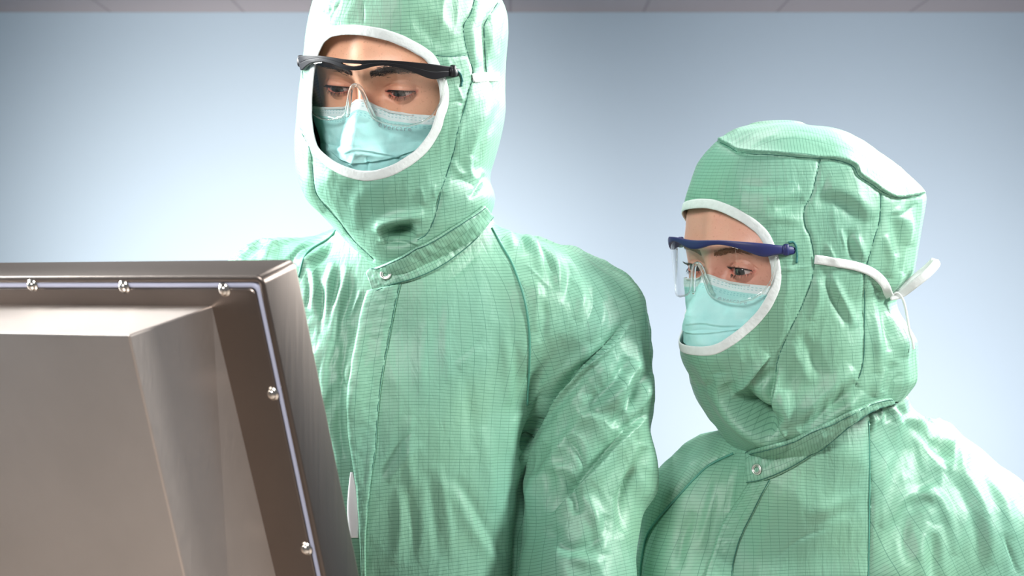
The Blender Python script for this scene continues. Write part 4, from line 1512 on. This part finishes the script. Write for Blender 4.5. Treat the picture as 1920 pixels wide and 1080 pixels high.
bs = [
    # armpit and sleeve folds
    ('s', 15, 20, [(979, 870), (1000, 815), (1030, 760), (1068, 715), (1110, 672), (1150, 636), (1176, 600)]),
    ('g', -9, 12, [(985, 850), (1012, 800), (1050, 752), (1095, 700), (1140, 655), (1166, 618)]),
    ('g', -7, 11, [(983, 845), (1005, 795), (1032, 752), (1062, 712), (1072, 700)]),
    ('g', 5, 13, [(1020, 745), (1050, 705), (1090, 672), (1130, 640)]),
    ('g', 4, 12, [(1062, 660), (1030, 700), (1005, 745), (992, 790)]),
    ('s', -12, 18, [(1203, 775), (1168, 815), (1135, 855), (1098, 895), (1062, 935), (1035, 967)]),
    ('g', 4, 14, [(1195, 800), (1155, 850), (1105, 905), (1050, 965)]),
    ('g', -8, 10, [(1196, 700), (1180, 740), (1160, 780), (1140, 800)]),
    ('g', 3.5, 9, [(1175, 680), (1160, 725), (1140, 765)]),
    ('c', -3, 6, [(1205, 740), (1190, 775), (1165, 805)]),
    ('g', 4, 12, [(1190, 830), (1175, 880), (1150, 930)]),
    ('g', -4, 12, [(1210, 880), (1180, 905), (1165, 950), (1160, 1010)]),
    ('g', 4, 14, [(1045, 1005), (1065, 1035), (1095, 1052), (1130, 1060)]),
    ('g', -4, 12, [(1030, 985), (1052, 1020), (1080, 1045)]),
    ('g', 3, 12, [(1015, 870), (1050, 880), (1085, 905)]),
    ('c', -2.5, 6, [(1060, 820), (1085, 850), (1098, 890)]),
    ('g', 3, 10, [(1110, 760), (1080, 800), (1040, 850), (1005, 905)]),
    ('g', -7, 11, [(1202, 840), (1190, 885), (1178, 935), (1172, 1000)]),
    ('g', 6, 11, [(1185, 640), (1178, 690), (1150, 735), (1120, 770)]),
    ('g', -6, 9, [(1168, 670), (1150, 712), (1118, 748), (1090, 775)]),
    ('g', 5, 10, [(1205, 700), (1195, 745), (1180, 780)]),
    ('g', -5, 10, [(1050, 880), (1075, 920), (1085, 965)]),
    ('g', 5, 12, [(1100, 930), (1120, 980), (1125, 1040)]),
    ('g', -6, 12, [(1135, 965), (1120, 1010), (1085, 1035), (1050, 1030)]),
    ('c', -7, 14, [(982, 860), (976, 920), (970, 980), (966, 1040), (963, 1085)], 1),
    ('g', 4, 16, [(1005, 900), (995, 960), (988, 1030), (985, 1085)], 1),
    # shoulder top
    ('g', 3, 8, [(930, 415), (950, 440), (962, 470)]),
    ('g', -2.5, 7, [(950, 420), (975, 450), (985, 485)]),
    ('g', 3, 9, [(975, 440), (1000, 465), (1010, 500), (1020, 540)]),
    ('c', -2.5, 6, [(1000, 455), (1020, 485), (1035, 520)]),
    ('g', 3, 9, [(1030, 475), (1042, 510), (1045, 550)]),
    ('g', -3, 9, [(1060, 490), (1065, 530), (1055, 570)]),
    ('g', 3, 10, [(1085, 520), (1092, 560), (1080, 600)]),
    ('c', -2.4, 6, [(1110, 540), (1112, 575), (1095, 615)]),
    ('g', 2.5, 9, [(1130, 560), (1128, 600), (1105, 640)]),
    ('g', -2.5, 8, [(1010, 560), (1020, 600), (1010, 640)]),
    ('g', 2.5, 8, [(1000, 520), (1003, 570), (1000, 620)]),
    ('c', 1.8, 5, [(985, 500), (1010, 530), (1030, 545)]),
    # chest
    ('c', -1.6, 5, [(905, 630), (880, 655), (850, 678)]),
    ('g', 1.6, 10, [(900, 650), (880, 672), (858, 690)]),
    ('c', -1.8, 6, [(800, 545), (850, 520), (895, 480)]),
    ('g', 2.2, 14, [(830, 900), (862, 945), (890, 1000), (925, 1050), (940, 1080)]),
    ('g', -2.6, 12, [(850, 890), (880, 940), (905, 985), (940, 1040)]),
    ('g', 2.5, 14, [(900, 800), (915, 880), (925, 960)]),
    ('g', -2, 12, [(870, 700), (880, 780), (885, 850)]),
    ('g', 2, 12, [(940, 600), (952, 680), (955, 760)]),
    ('g', -2.5, 11, [(965, 640), (970, 720), (965, 790)]),
    ('g', 2.2, 10, [(770, 780), (765, 850), (775, 920)]),
    ('c', -2.2, 6, [(777, 803), (752, 832), (733, 860), (712, 892)]),
    ('c', -2.0, 5, [(760, 830), (735, 870), (705, 905)]),
    ('g', 2.0, 8, [(790, 830), (760, 860), (728, 905)]),
    ('g', 2.2, 9, [(745, 910), (750, 980), (740, 1060)]),
    ('g', -2.2, 9, [(765, 920), (775, 990), (770, 1060)]),
    ('g', -2.0, 9, [(800, 880), (812, 960), (822, 1050)]),
    ('g', 2.0, 9, [(820, 870), (835, 950), (848, 1050)]),
    ('g', 1.6, 14, [(800, 600), (790, 680), (795, 760)]),
    ('g', 1.6, 10, [(846, 560), (835, 630), (840, 720)]),
    # left of the placket
    ('c', -3.5, 6, [(577, 510), (579, 545), (576, 580)]),
    ('c', -3.5, 6, [(596, 520), (606, 550), (604, 590), (600, 630)]),
    ('g', 3.5, 7, [(588, 505), (590, 545), (588, 590)]),
    ('g', 3.5, 7, [(628, 490), (618, 530), (614, 570), (612, 610)]),
    ('g', -3, 7, [(640, 500), (634, 535), (624, 575)]),
    ('g', 3, 7, [(655, 500), (645, 540), (632, 580), (622, 640)]),
    ('g', -3, 7, [(668, 520), (655, 560), (640, 600), (632, 650)]),
    ('c', 3, 6, [(680, 540), (668, 570), (655, 600)]),
    ('g', -3, 8, [(655, 610), (645, 660), (640, 720)]),
    ('g', 3, 8, [(620, 640), (608, 700), (612, 760)]),
    ('c', -3, 6, [(636, 690), (645, 715), (655, 732)]),
    ('c', -5, 9, [(648, 660), (640, 720), (636, 790), (645, 860)]),
    ('g', 3, 9, [(610, 770), (628, 830), (640, 890)]),
    ('g', 2.5, 7, [(560, 500), (580, 485), (605, 465)]),
    ('g', -2.5, 7, [(590, 500), (610, 480), (630, 450)]),
    ('c', -2, 5, [(545, 500), (562, 470), (600, 450), (632, 438)], 1),
]
rag_m = [(905, 395), (922, 428), (940, 460), (958, 490), (972, 525), (983, 560), (990, 600), (993, 650), (991, 700), (988, 760), (984, 820), (979, 870), (974, 930), (968, 1000), (964, 1090), (960, 1200)]
ragl_m = [(640, 415), (620, 445), (575, 475), (560, 520), (552, 600), (540, 760), (530, 900), (520, 1200)]
one = lambda px, py: np.ones(len(px))
left_m = lambda px, py: sstep(720, 640, px) * sstep(900, 700, py)
sh_m = lambda px, py: sstep(930, 1010, px)
body, objs, bv_bm = build_coverall(((P(720, 600, 1.665)[0], 1.665), 0.13), man, body_m, (-.36, 1.52, ZB - .01), (.17, 1.81, 1.58), bs,
                                   [(1, rag_m), (-1, ragl_m)], [(P(1030, 540, 1.66), P(1105, 900, 1.64)), (P(500, 540, 1.66), P(430, 900, 1.62))],
                                   [((0.05, 0, 1), 20, 1.2, one), ((0.25, 0, 1), 34, 3.0, left_m), ((-0.45, 0, 1), 26, 2.6, sh_m), ((-0.5, 0, 1), 12, 4.5, sh_m)])
cov_m = body
mm = Multi(bv_bm, bv_hm)
seam_tube(bv_bm, rag_m[1:10], 0.0011, 'raglan_piping', M_PIPE, cov_m, 0.0004)
seam_tube(bv_bm, ragl_m[:4], 0.0011, 'raglan_piping', M_PIPE, cov_m, 0.0004)
# placket and collar
pl0 = [(689, 545), (678, 580), (667, 640), (656, 700), (651, 753), (652, 800), (656, 840), (664, 890), (670, 935), (674, 1000), (677, 1088)]
pl1 = [(752, 533), (744, 565), (727, 652), (716, 720), (709, 780), (705, 841), (697, 890), (692, 935), (688, 980), (686, 1030), (687, 1088)]
strip(bv_bm, pl0, pl1, 130, 16, 0.0022, 0.0018, 'placket', M_FAB, cov_m, puck=0.0006)
seam_tube(bv_bm, [(x - 1, y) for x, y in pl1], 0.0003, 'seam', M_SEAM, cov_m, 0.0026, 0.0003)
strip(bv_bm, [(657, 885), (653, 920), (651, 960), (656, 1008)], [(662, 885), (670, 925), (674, 965), (672, 1008)], 30, 8, 0.0012, 0.0006, 'inner_garment', M_UNDER, cov_m)
c_bot = [(700, 547), (706, 549), (730, 538), (760, 530), (792, 520), (836, 496), (881, 460), (907, 430), (922, 408)]
c_top = [(688, 512), (696, 504), (724, 493), (752, 479), (777, 464), (806, 450), (845, 426), (878, 405), (905, 385)]
strip(mm, c_bot, c_top, 110, 18, 0.0022, 0.0018, 'collar', M_FAB, cov_m, puck=0.0009)
seam_tube(mm, [(x, y - 2) for x, y in c_bot[1:]], 0.0004, 'seam', M_SEAM, cov_m, 0.0038, 0.0003)
seam_tube(mm, [(x + 1, y + 2) for x, y in c_top[1:]], 0.0004, 'seam', M_SEAM, cov_m, 0.0038, 0.0003)
snap_ring(Multi(*[BVHTree.FromObject(bpy.data.objects['collar'], bpy.context.evaluated_depsgraph_get())]), 724, 515, 0.0046, cov_m)

build_mask(fm, -5, [
    ('g', 1.8, 6, [(590, 285), (630, 280), (668, 286), (710, 292), (760, 297)]),
    ('s', 2.2, 8, [(760, 298), (725, 291), (690, 284), (662, 282), (645, 290)]),
    ('c', -2, 5, [(688, 292), (690, 305), (690, 322)]),
    ('g', 2.0, 6, [(668, 285), (662, 300), (655, 312)]),
    ('c', -1.2, 5, [(597, 268), (625, 272), (648, 276)])],
    30, -33, 'pale blue pleated surgical mask on the face of the taller person')
build_glasses(fm, M_BLACK, True, 'clear wraparound safety glasses with black brow bar, worn by the taller person', tilt=0.22, fwd=34, zc=28, xs=2, thick=1.1)

# tape from the hood seam to the back of the head
c, n = surf_curve(bv_hm, [(884, 147), (895, 146), (910, 144), (925, 144), (934, 143)], 0.0012)
flat_ribbon(c, n, 0.0085, 0.0006, 'tie_tape', M_TIE, hood_m)
lower_body(man, -0.12, 1.665, ZB + .01, .13, .105, 1.05,
           [(P(1085, 1090, 1.61), Vector((.05, 1.60, 1.05)), Vector((.04, 1.57, .84)), .052), (P(420, 1090, 1.6), Vector((-.30, 1.60, 1.05)), Vector((-.30, 1.58, .84)), .052)])

# ============ shorter person at the right ============
wom = person_root(0.30, 1.74, 'shorter person in green hooded coverall, head turned left, standing right of the taller one')
fw = Frame(1349, 504, 1.63, 54, 5, 4, 0.98)
M_SKIN2 = skin('skin_fair', (0.66, 0.31, 0.225), (0.76, 0.41, 0.31), (0.72, 0.26, 0.20))
head_obj(fw, wom, M_SKIN2, 3.3, 3.9, 0.03)
eye_parts(fw, wom, (0.16, -0.12), 0.05, M_LASH, 3.3, 3.9, 0.03, 40, 8.0)
brows(fw, wom, M_GINGER, 420, 0.85, z0=15)
rows_w = [(238, 1410, 1490, 1.69, .03), (243, 1378, 1552, 1.69, .055), (252, 1360, 1582, 1.69, .072), (270, 1338, 1610, 1.69, .086), (290, 1323, 1637, 1.69, .093), (310, 1312, 1664, 1.69, .097),
          (335, 1304, 1699, 1.69, .099), (355, 1300, 1724, 1.69, .1), (372, 1298, 1732, 1.69, .1), (400, 1299, 1727, 1.69, .1), (430, 1303, 1720, 1.69, .1), (470, 1306, 1712, 1.69, .1), (510, 1307, 1705, 1.69, .098),
          (540, 1307, 1688, 1.69, .096), (562, 1305, 1672, 1.69, .094), (582, 1300, 1678, 1.69, .093), (610, 1297, 1696, 1.69, .092), (640, 1294, 1712, 1.688, .09), (680, 1292, 1715, 1.686, .087), (712, 1294, 1713, 1.684, .085),
          (735, 1303, 1697, 1.682, .083), (755, 1313, 1680, 1.68, .081), (776, 1326, 1668, 1.68, .078), (800, 1342, 1645, 1.68, .074), (819, 1357, 1615, 1.68, .066), (838, 1380, 1580, 1.683, .056), (860, 1405, 1555, 1.688, .046), (895, 1430, 1540, 1.695, .035)]
open_w = [(1329, 380), (1362, 391), (1396, 409), (1422, 428), (1439, 450), (1452, 487), (1456, 517), (1453, 541), (1440, 570), (1419, 598), (1388, 626), (1354, 650), (1323, 663)]
front_w = [(1538, 299), (1530, 333), (1522, 365), (1508, 392), (1510, 424), (1519, 442), (1526, 480), (1523, 521), (1504, 572), (1483, 615), (1466, 653), (1457, 680), (1455, 700)]
top_w = [(1340, 262), (1351, 267), (1367, 275), (1391, 287), (1447, 290), (1492, 294), (1536, 297), (1569, 300), (1600, 312), (1610, 330), (1637, 347), (1652, 358), (1679, 370), (1702, 369), (1727, 364)]
back_w = [(1652, 362), (1650, 410), (1640, 445), (1625, 499), (1621, 525), (1621, 610), (1619, 678), (1606, 721)]
ws = [
    ('s', 4.0, 12, top_w[::-1], 1),
    ('c', -2.0, 5, front_w, 1), ('c', -2.0, 5, back_w, 1),
    ('g', -2.5, 10, [(1453, 392), (1475, 386), (1507, 374)]), ('g', 2.0, 10, [(1440, 378), (1470, 368), (1500, 352)]),
    ('g', 2.0, 9, [(1440, 410), (1475, 410), (1505, 415)]), ('g', -1.5, 9, [(1390, 345), (1430, 350), (1480, 345)]),
    ('g', 4.5, 20, [(1545, 350), (1581, 362), (1612, 385), (1638, 410)]), ('g', -3.5, 14, [(1530, 375), (1570, 378), (1600, 395), (1620, 425)]),
    ('c', 2.5, 7, [(1548, 455), (1560, 480), (1569, 500)]), ('g', 3.5, 9, [(1600, 440), (1610, 465), (1622, 490)]),
    ('g', -3, 9, [(1585, 430), (1595, 460), (1605, 490)]), ('c', 2.2, 6, [(1575, 430), (1580, 450), (1585, 470)]),
    ('g', 4, 9, [(1555, 515), (1572, 550), (1590, 585), (1604, 615)]), ('g', -3.5, 9, [(1545, 500), (1556, 540), (1574, 580), (1590, 612)]),
    ('g', 2.5, 8, [(1530, 520), (1532, 560), (1520, 600)]),
    ('g', -4, 10, [(1650, 540), (1655, 580), (1662, 620), (1665, 660)]), ('g', 4, 10, [(1640, 560), (1645, 610), (1650, 660), (1648, 700)]),
    ('g', 4, 10, [(1675, 590), (1690, 630), (1694, 670)]), ('c', -3, 7, [(1690, 700), (1675, 720), (1665, 750)]),
    ('g', 3.5, 9, [(1665, 690), (1650, 720), (1640, 745)]), ('g', -3.5, 9, [(1680, 680), (1668, 705), (1655, 735)]),
    ('g', 3.5, 12, [(1680, 390), (1700, 420), (1700, 460)]), ('g', -3, 10, [(1670, 400), (1680, 440), (1680, 480)]),
    ('g', 3, 9, [(1660, 440), (1670, 480), (1665, 520)]), ('c', -2.5, 7, [(1720, 380), (1695, 400), (1670, 405)]),
    ('c', -2.5, 6, [(1668, 555), (1650, 545), (1635, 530)]),
    ('g', 3, 10, [(1690, 510), (1675, 530), (1655, 545)]),
    # big roll of cloth under the chin
    ('g', 13, 17, [(1348, 700), (1352, 735), (1368, 768), (1398, 796), (1436, 818), (1475, 826)]),
    ('g', -36, 17, [(1385, 735), (1405, 760), (1430, 782), (1458, 800)]),
    ('g', -8, 14, [(1365, 715), (1372, 745), (1395, 775), (1425, 797), (1460, 812)]),
    ('s', 7, 15, [(1444, 668), (1420, 695), (1398, 728), (1390, 748)]),
    ('g', -4, 8, [(1450, 690), (1430, 712), (1405, 740)]),
    ('s', -9, 16, [(1457, 690), (1452, 725), (1446, 760), (1456, 795), (1476, 824)]),
    ('g', 5, 14, [(1470, 730), (1468, 765), (1480, 800)]),
    ('g', -7, 13, [(1606, 717), (1580, 742), (1555, 765), (1525, 792), (1500, 812)]),
    ('g', 5, 14, [(1600, 690), (1565, 725), (1530, 755), (1500, 785)]),
    ('g', 4, 10, [(1620, 735), (1585, 765), (1545, 790), (1505, 820)]),
    ('g', 2.5, 12, [(1480, 640), (1500, 680), (1520, 720)]), ('g', -2.0, 11, [(1500, 620), (1525, 670), (1545, 710)]),
    ('g', 2.2, 10, [(1330, 690), (1322, 720), (1335, 750)]), ('g', -2, 9, [(1300, 715), (1320, 722), (1345, 715)]),
    ('c', 1.6, 5, [(1440, 500), (1480, 505), (1520, 498)]),
]
hood_w, bv_hw = build_hood(fw, wom, rows_w, ws, open_w, True, [front_w, back_w, top_w], top_seam=top_w, chin_w=47, far=1.7, tuck=[(1395, 872), (1410, 866), (1442, 862), (1473, 855), (1500, 842), (1527, 825), (1565, 806), (1600, 785), (1640, 764), (1680, 752), (1740, 750)])

trows_w = [(752, 1620, 1690, 1.715, .03), (765, 1560, 1705, 1.72, .042), (780, 1490, 1725, 1.725, .053), (797, 1425, 1752, 1.73, .06), (815, 1372, 1782, 1.735, .067), (830, 1340, 1803, 1.74, .073), (855, 1302, 1833, 1.74, .08),
           (880, 1272, 1860, 1.74, .086), (910, 1250, 1885, 1.74, .091), (940, 1237, 1900, 1.74, .096), (980, 1232, 1895, 1.74, .1), (1040, 1240, 1870, 1.74, .106), (1120, 1250, 1840, 1.74, .11), (1200, 1250, 1820, 1.74, .11)]
t_w = loft_field(trows_w, 1.74)
neck_w = caps_field([(P(1565, 775, 1.70), .058), (P(1530, 830, 1.695), .066), (P(1485, 905, 1.70), .074)])
sr_w = caps_field([(P(1770, 940, 1.74), .060), (P(1822, 1020, 1.735), .074), (P(1840, 1200, 1.72), .070)])
sl_w = caps_field([(P(1350, 900, 1.73), .045), (P(1313, 965, 1.72), .053), (P(1290, 1080, 1.70), .051), (P(1285, 1200, 1.68), .05)])
ZBW = 1.165


def body_w(V):
    d = smin(t_w(V), neck_w(V), 0.03)
    a = smin(sr_w(V), sl_w(V), 0.01)
    d = smin(d, a, 0.028)
    return np.maximum(d, ZBW - V[:, 2])


wbs = [
    ('c', -3, 7, [(1375, 850), (1330, 872), (1300, 900), (1270, 932), (1240, 965), (1215, 1000), (1203, 1040), (1197, 1080)], 1),
    ('g', 3, 12, [(1350, 840), (1310, 865), (1275, 900), (1245, 940)]),
    ('g', -2.5, 9, [(1390, 870), (1375, 910), (1365, 960)]), ('g', 2.5, 9, [(1345, 900), (1330, 960), (1310, 1030)]),
    ('g', -2.5, 10, [(1300, 960), (1280, 1010), (1270, 1070)]),
    ('c', -2, 6, [(1627, 775), (1629, 820), (1630, 900), (1629, 1000), (1628, 1085)], 1),
    ('g', 1.8, 12, [(1610, 920), (1560, 945), (1510, 965)]), ('g', -1.6, 10, [(1600, 955), (1550, 975), (1500, 1010)]),
    ('c', -1.6, 5, [(1560, 985), (1500, 1010), (1450, 1050)]),
    ('g', 1.6, 12, [(1460, 920), (1440, 980), (1420, 1040)]),
    ('g', 4, 12, [(1650, 990), (1690, 940), (1740, 925), (1775, 960), (1790, 1040)]),
    ('g', -4, 12, [(1695, 1060), (1692, 1000), (1715, 955), (1745, 940)]),
    ('g', -3.5, 11, [(1665, 1060), (1672, 1000), (1700, 950), (1745, 900), (1780, 880)]),
    ('g', 3, 12, [(1720, 1080), (1722, 1020), (1740, 980)]), ('g', 3, 12, [(1760, 1080), (1765, 1030), (1755, 985)]),
    ('g', -3, 10, [(1742, 1080), (1745, 1040), (1748, 1000)]),
    ('g', 3, 10, [(1700, 780), (1750, 810), (1790, 850)]), ('g', -2.5, 9, [(1690, 790), (1735, 825), (1775, 865)]),
    ('g', 3, 12, [(1790, 860), (1830, 920), (1855, 990), (1860, 1060)]), ('g', -2.5, 12, [(1760, 870), (1805, 930), (1830, 1000), (1835, 1080)]),
    ('g', 3, 12, [(1840, 880), (1880, 940), (1900, 1010)]), ('c', -3, 8, [(1880, 1000), (1895, 1040), (1905, 1080)]),
    ('g', 3, 5, [(1645, 762), (1650, 780), (1640, 795)]), ('g', -3, 5, [(1655, 762), (1662, 778), (1655, 792)]),
    ('g', 3, 5, [(1668, 760), (1676, 776), (1672, 790)]), ('g', -3, 5, [(1680, 762), (1690, 778), (1688, 792)]),
    ('g', 3, 5, [(1632, 775), (1636, 790), (1630, 808)]),
]
rag_w = [(1627, 765), (1628, 790), (1629, 820), (1630, 900), (1629, 1000), (1628, 1100), (1626, 1200)]
ragl_w = [(1400, 835), (1375, 850), (1330, 872), (1300, 900), (1270, 932), (1240, 965), (1215, 1000), (1205, 1040), (1199, 1090), (1190, 1200)]
body, objs, bv_bw = build_coverall(((P(1500, 900, 1.74)[0], 1.74), 0.13), wom, body_w, (.1, 1.59, ZBW - .01), (.60, 1.87, 1.42), wbs,
                                   [(1, rag_w), (-1, ragl_w)], [(P(1640, 800, 1.74), P(1850, 1200, 1.72)), (P(1370, 860, 1.72), P(1270, 1100, 1.7))],
                                   [((0.1, 0, 1), 20, 1.3, one), ((0.35, 0, 1), 18, 3.2, lambda px, py: sstep(1620, 1700, px))])
cov_w = body
mw = Multi(bv_bw, bv_hw)
seam_tube(bv_bw, ragl_w[1:9], 0.0012, 'raglan_piping', M_PIPE, cov_w, 0.0004)
seam_tube(bv_bw, rag_w[1:6], 0.0008, 'raglan_piping', M_PIPE, cov_w, 0.0003)
pl0 = [(1402, 908), (1390, 928), (1377, 947), (1362, 968), (1353, 985), (1342, 1015), (1334, 1040), (1325, 1065), (1318, 1092)]
pl1 = [(1446, 900), (1432, 925), (1419, 951), (1407, 975), (1396, 996), (1386, 1020), (1380, 1040), (1375, 1062), (1372, 1092)]
strip(bv_bw, pl0, pl1, 100, 16, 0.0012, 0.0016, 'placket', M_FAB, cov_w, puck=0.0007)
seam_tube(bv_bw, [(x - 2, y) for x, y in pl1], 0.00045, 'seam', M_SEAM, cov_w, 0.0022, 0.0003)
c_bot = [(1403, 908), (1420, 905), (1442, 899), (1473, 885), (1500, 869), (1527, 851), (1565, 820), (1600, 793), (1630, 772), (1660, 760), (1676, 756)]
c_top = [(1400, 850), (1408, 843), (1425, 838), (1453, 831), (1475, 825), (1500, 815), (1540, 797), (1581, 776), (1616, 760), (1645, 748), (1668, 745)]
strip(mw, c_bot, c_top, 120, 20, 0.0022, 0.0018, 'collar', M_FAB, cov_w, puck=0.0009)
seam_tube(mw, [(x, y - 3) for x, y in c_bot], 0.0004, 'seam', M_SEAM, cov_w, 0.0038, 0.0003)
seam_tube(mw, [(x + 1, y + 3) for x, y in c_top], 0.0004, 'seam', M_SEAM, cov_w, 0.0038, 0.0003)
co = [o for o in cov_w.children if o.name.startswith('collar')][0]
snap_ring(Multi(BVHTree.FromObject(co, bpy.context.evaluated_depsgraph_get())), 1420, 880, 0.0047, cov_w)

ZSL[0] = 0.62; MW[0] = 0.93
build_mask(fw, -3, [
    ('s', 2.4, 8, [(1390, 612), (1350, 612), (1315, 607), (1282, 610)]),
    ('c', -1.5, 5, [(1285, 622), (1320, 618), (1375, 620)]),
    ('g', 1.5, 8, [(1300, 640), (1330, 645), (1350, 640)])],
    30, -30, 'pale blue pleated surgical mask on the face of the shorter person')
build_glasses(fw, M_NAVY, False, 'clear wraparound safety glasses with navy brow bar, worn by the shorter person', tilt=0.08, fwd=32, zc=25, wid=73, xs=0)

# tape round the hood, tied at the back
c, n = surf_curve(bv_hw, [(1528, 486), (1550, 489), (1580, 494), (1605, 499), (1630, 508), (1648, 521), (1660, 537), (1667, 554)], 0.0015)
flat_ribbon(c, n, 0.0085, 0.0006, 'tie_tape', M_TIE, hood_w)
kY = float(c[-1][1])
k0 = P(1668, 556, kY)
pts = [k0, P(1690, 543, kY + .01), P(1715, 523, kY + .015), P(1738, 504, kY + .015), P(1752, 490, kY + .01), P(1756, 494, kY + .004), P(1740, 512, kY - .004), P(1715, 532, kY - .004), P(1690, 550, kY), k0]
cc = catmull([list(p) for p in pts], 6)
flat_ribbon(cc, np.tile([0.45, -1, 0.35], (len(cc), 1)), 0.0085, 0.0005, 'tie_bow', M_TIE, hood_w)
pts = [k0, P(1682, 549, kY), P(1693, 562, kY), P(1700, 590, kY + .002), P(1705, 620, kY), P(1711, 640, kY), P(1713, 655, kY)]
mb = MB(); mb.tube(catmull([list(p) for p in pts], 6), 0.0012, 8); mb.build('tie_cord', M_TIE, hood_w)
# stitched slots for the temples
for hd, bvh, pl in ((hood_w, bv_hw, [(1478, 455), (1487, 454), (1492, 462), (1494, 480), (1493, 493)]), (hood_m, bv_hm, [(855, 132), (862, 138), (866, 150), (864, 162)])):
    seam_tube(bvh, pl, 0.0011, 'slot_edging', M_TEAL, hd, 0.0006, 0.0003)
lower_body(wom, 0.30, 1.74, ZBW + .01, .13, .105, .93,
           [(P(1840, 1190, 1.72), Vector((.48, 1.70, .98)), Vector((.48, 1.67, .78)), .062), (P(1286, 1190, 1.685), Vector((.17, 1.67, .98)), Vector((.17, 1.65, .78)), .05)])
